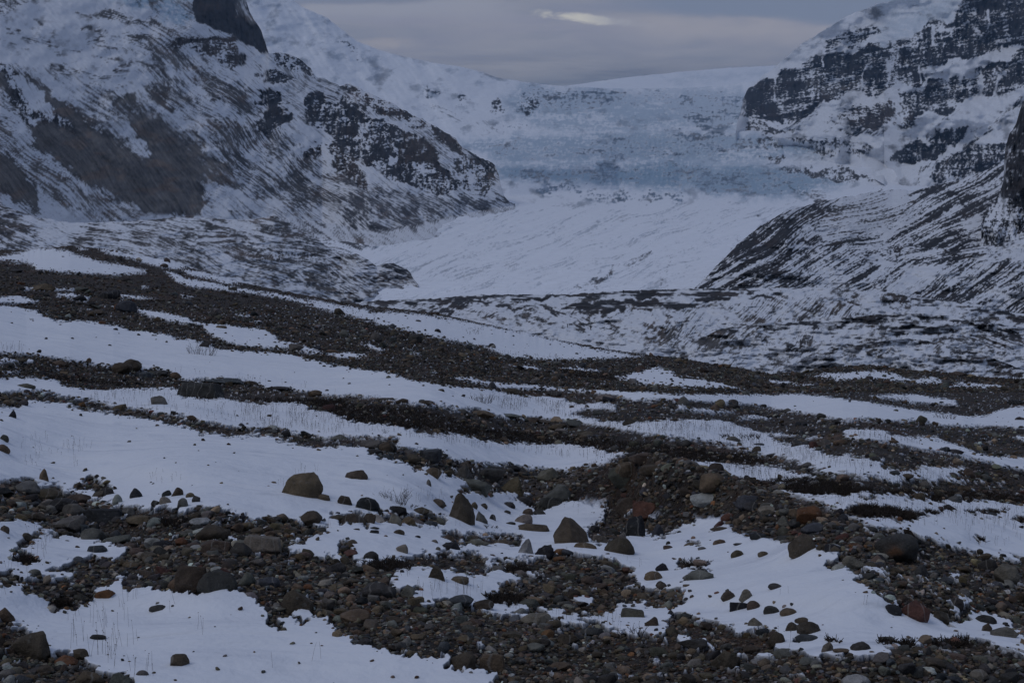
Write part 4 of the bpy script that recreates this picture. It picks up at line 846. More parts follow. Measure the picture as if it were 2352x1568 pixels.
b(4, '''268 468 145 55 brown domed|the brown boulder with turf on top
664 516 150 66 black wedge|the long black boulder
770 596 130 84 slate rounded|the blue grey boulder on the far gravel
728 580 65 48 rust rounded
500 466 90 35 grey rounded
490 526 75 42 black angular
808 952 125 76 umber rounded|the upright boulder at the drift edge
735 967 150 76 umber rounded
1240 1136 258 116 charcoal blocky|the big dark boulder beside the slab
1370 1047 262 62 slate wedge|the long slate slab
1540 1043 80 38 umber rounded
972 1173 110 60 grey domed|the grey domed stone alone on snow
155 1071 135 38 olive domed
75 1247 55 46 black peaked
962 987 130 48 charcoal rounded
880 992 130 46 slate rounded
1352 696 75 22 brown flat
1815 832 95 50 grey wedge|the grey wedge at the gravel edge
2040 846 85 28 brown flat
1024 290 42 30 umber rounded
1006 321 50 30 umber rounded
1930 1107 90 42 brown rounded
1755 1352 70 52 black peaked|the black peaked stone on the gravel strip
2070 1377 120 45 grey wedge
1660 1327 80 28 grey flat
370 922 110 45 brown rounded
1640 1352 60 22 pale flat
1480 1298 40 26 slate rounded
1250 812 60 34 charcoal flat
2080 608 70 48 umber angular
590 610 130 40 umber flat
100 350 80 26 charcoal flat
1700 1080 150 36 charcoal rounded
120 900 90 30 umber rounded
1080 1000 70 50 brown rounded
20 1460 80 52 brown angular
25 1390 55 40 charcoal angular
140 1170 70 32 charcoal angular
45 1160 60 40 brown rounded''')
b(5, '''222 772 76 62 grey rounded|the round grey boulder in the gravel
25 747 62 52 grey rounded
460 782 96 62 charcoal domed
598 719 42 24 black oval
935 1057 46 42 slate rounded
1045 1091 98 38 umber flat|the dark brown flat stone on the drift edge
1622 1136 118 50 tan domed|the tan dome between drifts
1455 1151 110 25 olive flat
525 1166 102 34 umber domed
870 1237 165 52 brown domed|the long brown dome on the band
380 1151 80 34 umber domed
270 1141 130 30 umber flat
750 1207 60 32 grey rounded
1040 1247 150 36 grey flat
1440 1292 112 52 grey angular
1340 1406 52 30 tan rounded
930 812 50 28 charcoal angular
860 806 26 16 brown rounded
1330 1310 120 42 brown flat
1180 1262 90 34 umber rounded
1230 1270 130 28 umber flat
620 1080 40 16 umber flat
480 652 34 14 charcoal flat
1310 1105 100 40 charcoal rounded''')
b(6, '''22 1167 80 62 grey rounded|the round grey boulder by the snow strip
328 1160 64 40 charcoal rounded
510 1176 46 24 charcoal rounded
325 1393 100 40 grey wedge|the grey wedge in the speckled snow
735 1422 110 42 charcoal wedge
740 1380 50 28 tan peaked
820 1428 60 40 red rounded
485 1415 70 18 slate flat
560 1480 70 30 charcoal rounded
1545 1163 36 24 black rounded
1660 1176 60 20 slate flat
575 1012 52 26 black angular
400 1100 60 30 grey domed
290 1066 36 22 brown rounded
2085 1260 70 26 charcoal flat
2050 1160 90 40 black rounded
210 1200 60 40 brown rounded
865 1245 60 40 charcoal rounded
955 1275 60 36 charcoal rounded
1620 1455 70 40 slate rounded
1680 1470 120 40 charcoal rounded
1310 1400 60 28 brown rounded
1700 985 100 36 umber domed''')
b(8, '''190 137 132 66 grey angular|the grey angular boulder on the stone ridge
285 152 95 72 umber rounded
325 147 50 60 charcoal angular
210 168 110 38 charcoal rounded
290 198 85 36 slate rounded
555 217 142 82 slate angular|the blue grey angular boulder on the ridge
440 222 116 66 umber rounded
98 342 152 68 umber domed|the dark brown dome on snow
568 319 116 56 brown domed
755 332 130 92 grey wedge
765 266 90 62 umber angular
845 418 188 92 grey wedge|the grey wedge below the ridge
1045 414 172 108 brown wedge|the brown wedge below the ridge
925 338 192 92 charcoal angular
1070 282 80 46 black angular
1275 347 140 92 tan angular|the tan boulder on the ridge
1330 482 185 115 grey rounded|the mottled grey boulder by the snow hollow
1290 517 155 86 charcoal domed
1120 477 122 52 charcoal rounded
730 606 188 178 umber peaked|the tall rounded brown boulder
865 602 82 72 grey peaked
170 530 155 84 black rounded|the black round boulder
30 492 92 60 umber domed
355 542 110 56 black blocky
335 610 80 78 tan angular
420 606 96 56 brown angular
75 604 172 78 umber rounded
182 604 82 62 umber rounded
495 552 106 56 umber rounded
605 497 100 45 umber wedge
550 614 95 44 slate rounded
1125 610 112 66 tan wedge
1185 667 196 66 brown domed|the brown dome beyond the peaked boulder
1420 748 222 168 umber peaked|the dark peaked boulder
1138 797 96 95 pale peaked|the pale upright stone
1250 807 122 66 black domed|the black dome by the pale upright stone
1500 772 150 50 brown flat
1712 802 188 108 umber domed|the dark brown dome below the heap
1790 702 168 132 black angular|the large black boulder of the heap
660 701 86 48 brown domed
680 764 116 45 black rounded
840 742 162 50 tan wedge
1000 734 132 35 umber flat
590 952 112 86 umber peaked|the dark pointed boulder in low snow
735 976 112 45 brown domed
362 673 70 33 umber oval
190 827 96 52 charcoal domed
66 792 92 52 red rounded
380 786 76 50 tan wedge
245 1052 212 118 charcoal rounded|the large charcoal boulder at the band edge
415 1042 92 82 grey angular
1155 1112 148 76 grey wedge|the grey wedge beside dark turf
1195 1210 202 88 tan angular|the pale mottled boulder at the snow tongue
880 1138 132 72 umber domed
735 1107 172 66 slate rounded
1795 1192 152 66 olive blocky|the olive block in the snow
1912 1242 96 60 umber wedge
755 1473 162 112 umber angular|the dark angular boulder at the lower snow edge
935 1483 166 118 brown blocky|the brown block at the lower snow edge
1545 1272 152 55 charcoal domed
1640 1580 135 95 charcoal angular
100 1198 205 92 brown wedge
1975 902 86 52 black peaked
1918 957 112 60 brown rounded
1845 237 168 68 umber rounded|the topmost boulder of the rock heap
1765 288 172 82 brown domed
1735 348 192 96 olive domed
1910 282 162 52 umber flat
1770 507 172 76 umber blocky
1872 567 168 112 red angular|the reddish boulder of the heap
545 372 30 40 grey rounded
210 666 60 26 black flat
210 640 66 18 charcoal flat
100 645 44 14 umber flat
475 690 40 16 charcoal flat
580 720 44 20 tan flat
1030 500 90 32 charcoal flat
1025 540 44 22 charcoal oval
935 582 44 38 black peaked
820 510 50 40 brown peaked
880 505 52 28 umber rounded
1045 612 64 22 charcoal flat
1150 552 66 42 umber rounded
1220 553 90 40 charcoal rounded
1395 795 80 44 slate rounded
1340 815 74 34 rust flat
1590 715 90 60 tan blocky
1730 715 50 60 grey peaked
1560 640 60 48 black rounded
2010 760 60 24 umber flat
1950 680 80 70 slate rounded
1880 960 0.1 0.1 grey flat
970 890 80 28 grey flat
330 1200 110 60 umber rounded
560 1240 90 50 grey angular
760 1310 100 50 brown rounded
1050 1290 130 50 umber flat
480 1290 100 40 brown flat
1400 1330 140 70 umber angular
640 1390 80 80 slate rounded
150 1355 110 60 charcoal angular
1180 1370 140 60 grey flat
1690 1560 120 40 brown flat
1950 1395 120 60 olive angular
1350 1480 140 60 brown rounded
1100 1440 90 50 charcoal rounded
2000 1480 90 60 grey rounded'''.replace('1880 960 0.1 0.1 grey flat\n', ''))
b(9, '''205 382 178 104 brown rounded|the round brown boulder on the crest
148 482 175 78 pale wedge|the pale slab on the heap flank
410 502 152 92 slate angular
435 527 92 62 charcoal rounded
530 552 116 76 tan rounded
785 588 160 108 rust rounded|the round rust orange boulder
808 672 142 86 slate angular
1322 828 262 188 charcoal rounded|the huge dark boulder with a rusty patch
755 812 192 126 umber wedge|the tilted dark boulder in the snow
1060 878 145 104 tan wedge|the tan boulder on the snow margin
490 718 126 46 black domed|the black dome on snow
655 706 132 46 charcoal flat
580 658 96 32 black wedge
458 669 76 30 slate domed
240 613 66 36 red peaked
298 576 102 46 red wedge
250 671 130 28 umber flat
240 736 82 32 brown domed
350 812 82 44 brown oval|the brown oval stone on snow
508 806 66 30 brown oval
585 1009 94 38 charcoal oval|the dark oval stone alone on snow
410 1072 102 62 tan peaked
295 1075 92 56 umber rounded
360 1142 122 56 black blocky
450 1132 82 52 umber rounded
560 1164 102 46 charcoal peaked
662 1170 106 46 brown oval
755 1214 96 34 umber flat
790 1293 150 82 umber angular|the dark double boulder by the snow
690 1270 90 58 umber rounded
785 1333 152 45 slate flat
1300 1157 118 52 black flat
1435 1203 178 124 red angular|the rusty brown boulder on the snow edge
1878 1222 132 56 charcoal flat
1878 1272 66 56 umber peaked
1990 1313 148 66 grey wedge
2000 968 158 124 tan rounded|the large tan boulder in the rubble
1890 882 132 86 charcoal angular
940 782 112 52 black wedge
1105 1387 122 52 charcoal domed
900 1397 82 62 tan peaked
280 1478 188 132 umber peaked
108 962 192 68 grey wedge|the grey wedge in the thin snow
135 920 80 42 charcoal oval
1310 301 78 25 slate domed
1910 552 66 20 slate domed
700 372 70 32 charcoal rounded
1080 1575 182 78 pale rounded
70 1372 190 70 charcoal wedge
590 1350 110 80 umber rounded
160 1240 86 62 umber angular
460 1240 90 56 tan angular
440 570 52 18 red flat
60 740 80 30 brown flat
135 765 54 20 grey flat
360 742 70 14 charcoal flat
700 665 70 26 red wedge
50 990 66 16 brown flat
640 545 80 52 grey angular
640 630 90 76 grey angular
705 625 90 66 charcoal rounded
530 600 60 40 umber angular
930 620 60 40 grey rounded
1100 640 50 36 brown rounded
1160 660 100 44 charcoal rounded
1240 770 80 40 tan flat
1210 860 80 50 slate rounded
1330 900 80 56 umber rounded
1150 930 120 50 charcoal rounded
1100 970 80 40 brown flat
1470 920 100 70 charcoal rounded
1630 960 90 60 slate rounded
1740 1040 80 60 grey rounded
1350 1060 90 50 umber angular
1600 1200 120 70 umber angular
1690 1110 90 50 charcoal rounded
1240 1440 130 80 grey wedge
1390 1500 120 80 charcoal angular
1560 1470 140 70 umber rounded
1830 1540 120 70 tan rounded
780 1450 110 60 grey rounded
640 1400 140 60 grey domed
440 1380 110 60 umber rounded
1330 1390 160 40 umber flat
990 1400 110 28 brown flat
2010 1560 140 80 charcoal angular
1680 1560 120 60 slate angular''')

M_LIST = []
def place_stone(u, v, w, h, cname, shape, name, seed, sub, rotz=None):
    """a stone whose foot is seen at (u, v), w by h picture units"""
    r_ = np.random.default_rng(seed)
    p, Fc = stone_shape(sub, shape, seed)
    vc = v-.10*w
    if 1300 < u < 1950 and 1000 < v < 1290:                 # on the heap: find the ground that shows at that row
        cand = np.arange(vc+4, vc+110, 3.0); gg = gsample(G, np.full(len(cand), u), cand)
        rowv = PH/2+FOC*np.tan(PITCH-0)*0+0*cand; el = (gg[:, 2]-CAMZ)/gg[:, 1]; rowv = PH/2-FOC*np.tan(np.arctan(el)+PITCH)
        k_ = np.where(rowv <= vc+2)[0]
        if gsample(DZ, np.array([u]), np.array([vc+20]))[0] > .01 and len(k_): vc = float(cand[k_[-1]])
    g = gsample(G, np.array([u]), np.array([vc]))[0]; k = g[1]/FOC
    W = w*k; H = max(h-.10*w, .35*h)*k; D = W*r_.uniform(.72, .95)
    snowy = gsample(rock, np.array([u]), np.array([v+3]))[0] < .5
    g2 = gsample(G, np.array([u]), np.array([vc-.12*w-3]))[0]; sl = max(0., (g2[2]-g[2])/max(g2[1]-g[1], 1e-3))
    if snowy: H *= 1.13
    emb = (r_.uniform(.6, .8) if snowy else r_.uniform(.25, .4))*H+.5*min(sl, .5)*D
    q = p*np.array((W/2, D/2, (H+emb)/2), F32)
    me_col = np.array(CLR[cname], F32)*1.15*r_.uniform(.85, 1.18)*r_.uniform(.95, 1.05, 3)
    tone = 1+.22*perlin3(p*1.6+seed, seed+7)+.10*perlin3(p*4+seed, seed+8)
    cl = me_col[None]*np.clip(tone, .5, 1.6)[:, None]
    if 'rusty patch' in (M_LIST[-1] if M_LIST else ''):
        m_ = np.exp(-((p[:, 0]+.15)**2/.12+(p[:, 2]-.2)**2/.10))*(p[:, 1] < .3)*np.clip(.5+perlin3(p*3+4, 3), 0, 1); cl = lerp(cl, np.array(CLR['rust'], F32)[None], np.clip(1.3*m_, 0, .8)[:, None])
    o = mesh_obj(name, q, Fc, M_STONE, True, {'Col': cl})
    o.location = (g[0], g[1], g[2]+(H-emb)/2)
    o.rotation_euler = (r_.uniform(-.06, .06), r_.uniform(-.07, .07), r_.uniform(-.12, .12))
    return o
def surf(u, v):
    a = [gsample(rock, np.array([u+d]), np.array([v+e]))[0] for d, e in ((0, 4), (-16, 2), (16, 2), (0, -10))]
    return 'on snow' if np.mean(a) < .4 else ('at a snow edge' if np.mean(a) < .75 else 'in gravel')
# individually seen stones, then the largest of the loose cobbles up to the count that stays separate
REC = []
for r0 in B:
    ox, oy, m = OFF[r0[0]]
    REC.append(dict(u=ox+m*r0[1], v=oy+m*r0[2], w=m*r0[3], h=m*r0[4], c=r0[5], s=r0[6], lm=r0[7]))
seed_r = np.random.default_rng(5); tries = 0
CN = ['umber', 'brown', 'charcoal', 'grey', 'slate', 'black', 'tan', 'rust', 'pale', 'red', 'olive']; CP = np.array([.24, .21, .15, .15, .06, .04, .06, .012, .03, .012, .03]); CP /= CP.sum()
SH = ['rounded', 'flat', 'angular', 'domed', 'wedge', 'oval', 'blocky']; SP = np.array([.14, .2, .30, .1, .14, .04, .08])
NMAX = 298; NHEAP = len(REC)+34
while len(REC) < NMAX and tries < 20000:
    tries += 1
    heap = len(REC) < NHEAP
    u = seed_r.uniform(1330, 1760) if heap else seed_r.uniform(5, 2345); v = seed_r.uniform(1072, 1235) if heap else seed_r.uniform(930, 1560)
    if heap and abs(u-1520)/230+max(0, 1110-v)/60 > 1: continue
    if gsample(rock, np.array([u]), np.array([v]))[0] < .8: continue
    w = seed_r.uniform(30, 54) if heap else seed_r.uniform(24, 36); h = w*seed_r.uniform(.45, .7)
    if any(abs(u-q['u']) < .55*(w+q['w']) and -.6*q['h']-8 < v-q['v'] < .8*h+8 for q in REC): continue
    REC.append(dict(u=u, v=v, w=w, h=h, c=CN[seed_r.choice(11, p=CP)], s=SH[seed_r.choice(7, p=SP)], lm=None))
LMK = [q for q in REC if q['lm']]
SHW = {'rounded': 'rounded', 'oval': 'oval', 'domed': 'domed', 'flat': 'flat', 'angular': 'angular', 'peaked': 'peaked', 'blocky': 'blocky', 'wedge': 'sloping'}
used = {}
ORD = ['', 'second ', 'third ', 'fourth ', 'fifth ', 'sixth ', 'seventh ', 'eighth ']
NEAR = []
for q in REC:
    if q['lm']: q['label'] = q['lm'][4:] if q['lm'].startswith('the ') else q['lm']; continue
    best = min(LMK, key=lambda t: (t['u']-q['u'])**2+((t['v']-q['v'])*1.8)**2)
    du = q['u']-best['u']; dv = (q['v']-best['v'])*2.2
    rel = ('right of' if du > 0 else 'left of') if abs(du) > abs(dv) else ('in front of' if dv > 0 else 'behind')
    q['sf'] = ' '+surf(q['u'], q['v']); size = 'small ' if q['w'] < 26 else ('' if q['w'] < 46 else 'large ')
    n_w = lambda z: len((z+WORD[q['c']]+' '+SHW[q['s']]+' stone, '+rel+' '+best['lm']).split())+2
    if n_w(size)+len(q['sf'].split()) > 16: q['sf'] = ''
    if n_w(size) > 16: size = ''
    q['dist'] = math.hypot(du, dv); q['key'] = f"{size}{WORD[q['c']]} {SHW[q['s']]} stone{q['sf']}, {rel} {best['lm']}"
    NEAR.append(q)
NEAR.sort(key=lambda q: q['dist'])
for q in NEAR:
    k = used.get(q['key'], 0); used[q['key']] = k+1
    q['label'] = (('' if k == 0 else ORD[min(k, 7)]+'nearest ')+q['key'])
dup = {q['key'] for q in NEAR if used[q['key']] > 1}
for q in NEAR:
    if q['key'] in dup and q['label'] == q['key']: q['label'] = 'nearest '+q['key']
for i, q in enumerate(REC):
    M_LIST.append(q['lm'] or '')
    big = q['w'] > 44
    o = place_stone(q['u'], q['v'], q['w'], q['h'], q['c'], q['s'], 'boulder' if big else 'stone', 1000+i*7, 4 if q['w'] > 30 else 3)
    lab = q['label']
    if q['lm']:
        wd = lab.split(); 
        if len(wd) < 4: lab = lab+' among the cobbles'
    tag(o, lab, 'boulder' if big else 'stone', 'boulders of the moraine' if big else 'stones of the moraine')

# ================================================================ loose gravel and cobbles (uncountable)
GS = ['angular', 'flat', 'wedge', 'angular', 'blocky', 'angular', 'rounded']
TEMP2 = [stone_shape(2, GS[i % 7], 300+i)[0] for i in range(28)]; TEMP1 = [stone_shape(1, GS[i % 7], 400+i)[0] for i in range(28)]; TEMP3 = [stone_shape(3, GS[i % 7], 500+i)[0] for i in range(28)]
PALETTE = np.array([CLR[k] for k in CN], F32)
occ_u = np.array([q['u'] for q in REC]); occ_v = np.array([q['v']-.5*q['h'] for q in REC]); occ_w = np.array([q['w'] for q in REC]); occ_h = np.array([q['h'] for q in REC])
def scatter(n, v0, v1, med, sig, pxmin, rng, thin=.0, pxmax=34):
    u = rng.uniform(-240, 2600, n); f = rng.uniform(0, 1, n)
    top = np.interp(u, us, vs_); lo = np.maximum(v0, top+1); v = lo+(np.maximum(v1, lo+1)-lo)*f
    rk = gsample(rock, u, v)
    keep = rng.uniform(0, 1, n) < np.where(rk > .55, 1, np.where(rk > .1, .5, thin))
    u, v = u[keep], v[keep]; rk = rk[keep]
    ne = max(400, int(n*.16)); ue = rng.uniform(-100, 2450, ne); te = np.interp(ue, us, vs_); ve = np.maximum(v0, te+2)+(v1-np.maximum(v0, te+2))*rng.uniform(0, 1, ne)
    re_ = gsample(rock, ue+rng.normal(0, 26, ne), np.maximum(ve+rng.normal(0, 7, ne), te+2)); ke = (re_ > .5) & (gsample(rock, ue, ve) < .3) & (ve > te+1)
    u = np.concatenate([u, ue[ke]]); v = np.concatenate([v, ve[ke]]); rk = np.concatenate([rk, 0*ue[ke]])
    p = gsample(G, u, v); k = p[:, 1]/FOC
    size = med*np.exp(sig*rng.normal(size=len(u))); size = size*np.exp(.45*fbm(p[:, 0]*.9, p[:, 1]*.5, 3, 808)); size = np.clip(size, pxmin*k, pxmax*k)
    size = np.where(rk < .1, np.minimum(size, 12*k), size)
    return u, v, p, size, k
def build_gravel(name, label, sets, dim=(1.22, 1.22, .85, .95)):
    Vs, Fs, Cs, Sm = [], [], [], []; off = 0
    for (u, v, p, size, k), dm in zip(sets, dim):
        px = size/k
        for sub, T_, sel in ((1, TEMP1, px < 9), (2, TEMP2, (px >= 9) & (px < 20)), (3, TEMP3, px >= 20)):
            idx = np.where(sel)[0]; Fc = ICO[sub][1]
            for t in range(28):
                ii = idx[t::28]
                if not len(ii): continue
                m = len(ii); base = T_[t]; n = len(base)
                a = RNG.uniform(0, 2*math.pi, m); ca, sa = np.cos(a), np.sin(a)
                sx = size[ii]*RNG.uniform(.4, .58, m); sy = size[ii]*RNG.uniform(.32, .52, m); sz = size[ii]*RNG.uniform(.20, .42, m)
                q = base[None]*np.stack([sx, sy, sz], -1)[:, None]
                tilt = RNG.normal(0, .18, (m, 2)); q[..., 2] += q[..., 0]*tilt[:, :1]+q[..., 1]*tilt[:, 1:]
                x = q[..., 0]*ca[:, None]-q[..., 1]*sa[:, None]; y = q[..., 0]*sa[:, None]+q[..., 1]*ca[:, None]
                q = np.stack([x, y, q[..., 2]], -1)+p[ii][:, None]; q[..., 2] += (sz*RNG.uniform(.1, .55, m))[:, None]
                cl = PALETTE[RNG.choice(11, m, p=CP)]*np.exp(RNG.normal(.05, .42, (m, 1)))*RNG.uniform(.93, 1.07, (m, 3))*dm
                Vs.append(q.reshape(-1, 3)); Cs.append(np.repeat(cl, n, 0)); Fs.append((Fc[None]+(np.arange(m)*n)[:, None, None]+off).reshape(-1, 3)); off += m*n; Sm.append(np.full(len(Fs[-1]), sub == 3))
    o = mesh_obj(name, np.concatenate(Vs), np.concatenate(Fs), M_STONE, np.concatenate(Sm), {'Col': np.concatenate(Cs).astype(F32)})
    return tag(o, label, kind='stuff')
# snow drifted up against the stones it half buries
DRIFT = np.zeros((NR, NX), F32)
for q in REC:
    k = gsample(G, np.array([q['u']]), np.array([q['v']]))[0][1]/FOC; u_, v_, w_ = q['u'], q['v'], max(q['w'], 14)
    i0, i1 = np.searchsorted(us, [u_-1.6*w_, u_+1.6*w_])
    b_ = np.s_[:, i0:i1]; du_ = (GU[b_]-u_+.12*w_)/(.66*w_); dv_ = (GV[b_]-v_+.02*w_)/(.26*w_+3)
    DRIFT[b_] = np.maximum(DRIFT[b_], .12*q['h']*k*np.exp(-du_**2-dv_**2)*(1-rock[b_]))
go = bpy.data.objects['ground'].data; cv_ = np.empty(len(go.vertices)*3, F32); go.vertices.foreach_get('co', cv_); cv_ = cv_.reshape(NA, NXA, 3)
cv_[len(back):len(back)+NR, 3:-3, 2] += DRIFT; go.vertices.foreach_set('co', cv_.ravel()); go.update()
rg = np.random.default_rng(21)
build_gravel('gravel', 'loose grey and brown gravel and cobbles of the bands',
    [scatter(80000, 900, 1655, .024, .6, 3.2, rg, .007, 15), scatter(3400, 920, 1655, .075, .45, 10, rg, .001),
     scatter(80000, 560, 900, .05, .5, 2.6, rg, .003, 8), scatter(900, 560, 900, .24, .4, 8, rg, 0, 20)])
# ================================================================ dry stalks, heath, shrubs
def in_poly(P, n, rng):
    P = np.asarray(P); u = rng.uniform(P[:, 0].min(), P[:, 0].max(), n*3); v = rng.uniform(P[:, 1].min(), P[:, 1].max(), n*3)
    k = sdf(P, u.astype(F32), v.astype(F32)) < 0
    return u[k][:n], v[k][:n]
class Tubes:
    def __init__(s): s.V, s.F, s.n = [], [], 0
    def seg(s, a, b, ra, rb):
        """a, b (m,3) arrays: m three sided tapered twigs"""
        m = len(a); d = b-a; L = np.linalg.norm(d, axis=1, keepdims=True)+1e-9; d = d/L
        x = np.cross(d, np.array([0.3, .9, .1])); x /= np.linalg.norm(x, axis=1, keepdims=True)+1e-9; y = np.cross(d, x)
        ring = []
        for k in range(3):
            t = 2*math.pi*k/3; o = x*math.cos(t)+y*math.sin(t); ring.append(a+o*ra)
        for k in range(3):
            t = 2*math.pi*k/3; o = x*math.cos(t)+y*math.sin(t); ring.append(b+o*rb)
        V = np.stack(ring, 1).reshape(-1, 3); f = np.array([[0, 1, 4, 3], [1, 2, 5, 4], [2, 0, 3, 5]])
        s.V.append(V); s.F.append((f[None]+(np.arange(m)*6)[:, None, None]).reshape(-1, 4)+s.n); s.n += len(V)
    def knob(s, p, r, squash=1.0):
        m = len(p); o = np.array([[1, 0, 0], [0, 1, 0], [-1, 0, 0], [0, -1, 0], [0, 0, 1], [0, 0, -1]], float)*np.array([1, 1, squash])
        V = (p[:, None]+o[None]*np.asarray(r).reshape(-1, 1, 1)).reshape(-1, 3)
        f = np.array([[0, 1, 4, 4], [1, 2, 4, 4], [2, 3, 4, 4], [3, 0, 4, 4], [1, 0, 5, 5], [2, 1, 5, 5], [3, 2, 5, 5], [0, 3, 5, 5]])
        s.knobs = getattr(s, 'knobs', []); s.knobs.append((V, f, m))
    def build(s, name, mat):
        V = np.concatenate(s.V); F = np.concatenate(s.F); me_f = [list(x) for x in ()]
        tri = np.concatenate([F[:, [0, 1, 2]], F[:, [0, 2, 3]]]); n = len(V); VV = [V]; FF = [tri]
        for (kv, f, m) in getattr(s, 'knobs', []):
            FF.append((f[None, :, :3]+(np.arange(m)*6)[:, None, None]).reshape(-1, 3)+n); VV.append(kv); n += len(kv)
        return mesh_obj(name, np.concatenate(VV), np.concatenate(FF), mat, True)
rs = np.random.default_rng(33); tb = Tubes()
def stalks(P, n, hmin, hmax, headp=.7, lean=.12):
    u, v = in_poly(P, int(n*.8), rs)
    if not len(u): return
    if n > 60:                                          # they grow in drifts
        w = fbm(u/60, v/14, 3, 900); k = w > -.5; u, v = u[k], v[k]
    p = gsample(G, u, v); k = p[:, 1:2]/FOC; m = len(p)
    h = rs.uniform(hmin*.55, hmax*.75, (m, 1)); top = p+np.concatenate([rs.normal(0, lean, (m, 2))*h, h], 1)
    mid = (p+top)/2+rs.normal(0, .02, (m, 3))*h
    r = np.maximum(.0006, .20*k)
    tb.seg(p-np.array([0, 0, .01]), mid, r, r*.9); tb.seg(mid, top, r*.9, r*.7)
    s = rs.uniform(0, 1, m) < headp
    tb.knob(top[s], np.maximum(.0030, .85*k[s, 0])*rs.uniform(.7, 1.3, s.sum()), .8)
for k_, s_, n_, h0, h1 in ((4, '300,1000 960,1060 1130,1130 1500,1130 1900,1160 2107,1240 2107,1370 1800,1330 1400,1280 1000,1210 500,1120', 900, .05, .12), (4, '1500,1150 1900,1160 2107,1240 2107,1340 1800,1310 1500,1270', 420, .06, .13),
        (4, '0,835 140,840 130,820 0,815', 20, .1, .2), (4, '1050,960 1500,1000 2000,1080 2100,1100 2000,1060 1500,1020 1100,940', 160, .06, .14), (4, '150,1480 560,1380 560,1430 160,1540', 26, .05, .12), (4, '1950,540 2107,565 2107,590 1950,560', 10, .06, .1),
        (5, '900,1110 1690,1160 1700,1200 1430,1215 1600,1250 2107,1265 2107,1370 1700,1310 1400,1240 1000,1200', 1300, .05, .11), (5, '0,1240 380,1300 640,1340 700,1370 900,1400 1300,1420 1750,1460 2000,1500 1900,1530 1300,1480 700,1410 300,1350 0,1320', 800, .05, .12),
        (5, '760,690 880,690 880,730 780,730', 60, .05, .1), (5, '950,840 1350,870 1350,885 950,870', 50, .1, .2), (5, '0,580 200,600 300,690 100,640', 40, .06, .12),
        (6, '0,1250 330,1270 560,1340 660,1410 880,1450 1000,1450 1250,1500 1200,1560 800,1540 560,1460 200,1400 0,1370', 1100, .05, .12), (6, '1000,1330 1300,1350 1500,1410 1300,1390 1030,1370', 160, .05, .1), (6, '200,1100 560,1100 300,1140', 20, .05, .1), (6, '300,1050 420,1055 400,1070 320,1070', 14, .08, .16), (6, '0,1500 300,1520 600,1545 560,1568 0,1568', 90, .05, .1),
        (9, '520,235 850,320 600,335 750,370 640,360 430,350 300,300 250,250', 330, .05, .11), (9, '880,330 1300,395 1600,450 2107,470 2300,640 2107,640 1800,600 1500,620 1200,600 900,500 700,440', 620, .06, .12), (9, '1100,340 1800,350 1980,345 1700,290 1400,260 1200,280 900,240 700,200 520,140 800,200', 420, .05, .11), (9, '1060,470 1480,500 1500,600 1100,600', 190, .06, .12), (9, '1650,520 2107,500 2107,660 1700,640', 150, .06, .12), (9, '1280,340 1900,350 2107,360 2107,450 1500,440 1050,380', 380, .05, .1),
        (9, '1680,650 2100,650 2090,760 1750,720', 22, .05, .1), (9, '0,60 700,120 900,150 800,210 500,140 0,70', 120, .04, .09), (9, '600,1025 670,1020 670,1035 600,1045', 3, .05, .07), (9, '990,1050 1200,1070 1200,1130 990,1090', 6, .05, .08), (9, '1380,1160 1480,1190 1480,1205 1380,1175', 16, .05, .09), (9, '500,1250 720,1380 640,1390 520,1300', 4, .08, .14),
        (7, '180,680 340,700 330,830 180,820', 20, .10, .18), (7, '0,900 60,800 130,850 180,930 20,1060', 14, .09, .17), (7, '480,980 860,960 820,1130 480,1150', 20, .08, .15), (7, '360,1150 860,1200 850,1380 360,1420', 42, .10, .18), (7, '540,1400 720,1360 700,1500 540,1460', 20, .09, .16), (7, '700,1480 980,1430 960,1568 800,1568', 12, .08, .15), (7, '1030,1090 1080,1090 1080,1170 1030,1170', 3, .10, .18), (7, '1160,1210 1240,1200 1240,1300 1160,1300', 4, .08, .13), (7, '1640,1480 1980,1400 1980,1500 1640,1500', 4, .08, .14), (7, '130,100 300,60 240,280 120,260', 22, .06, .12), (7, '380,110 560,90 540,160 380,170', 16, .05, .10), (7, '440,210 500,205 490,250 440,250', 7, .06, .10), (7, '900,280 1100,270 1120,350 920,370', 14, .05, .09), (7, '1780,250 1990,270 1960,320 1780,310', 10, .06, .1), (7, '1680,330 1740,330 1740,380 1680,380', 6, .06, .1), (7, '1970,600 2060,620 2060,700 1980,680', 6, .05, .1),
        (8, '470,1000 870,1000 880,1060 500,1070', 46, .07, .14), (8, '1300,1150 1700,1190 1720,1280 1330,1220', 46, .07, .13), (8, '900,1080 1150,1110 1100,1140 950,1100', 12, .06, .11), (8, '30,880 440,850 430,930 200,900', 60, .05, .10), (8, '200,400 640,400 640,480 480,480', 34, .05, .11), (8, '520,600 900,590 900,640 520,650', 14, .06, .1), (8, '1730,790 1870,840 1850,890 1740,850', 5, .07, .12), (8, '700,40 1900,160 1780,165 1400,110 850,80', 180, .04, .09), (8, '1560,190 1700,180 1620,250 1500,260', 30, .04, .09), (8, '500,30 760,50 740,110 520,70', 60, .05, .1), (8, '1230,510 1500,480 1480,560 1230,560', 8, .05, .09)):
    stalks(c(k_, s_), n_, h0, h1)
tag(tb.build('dry_stalks', M_STALK), 'thin dry flower stalks with dark seed heads poking through the snow', kind='stuff')
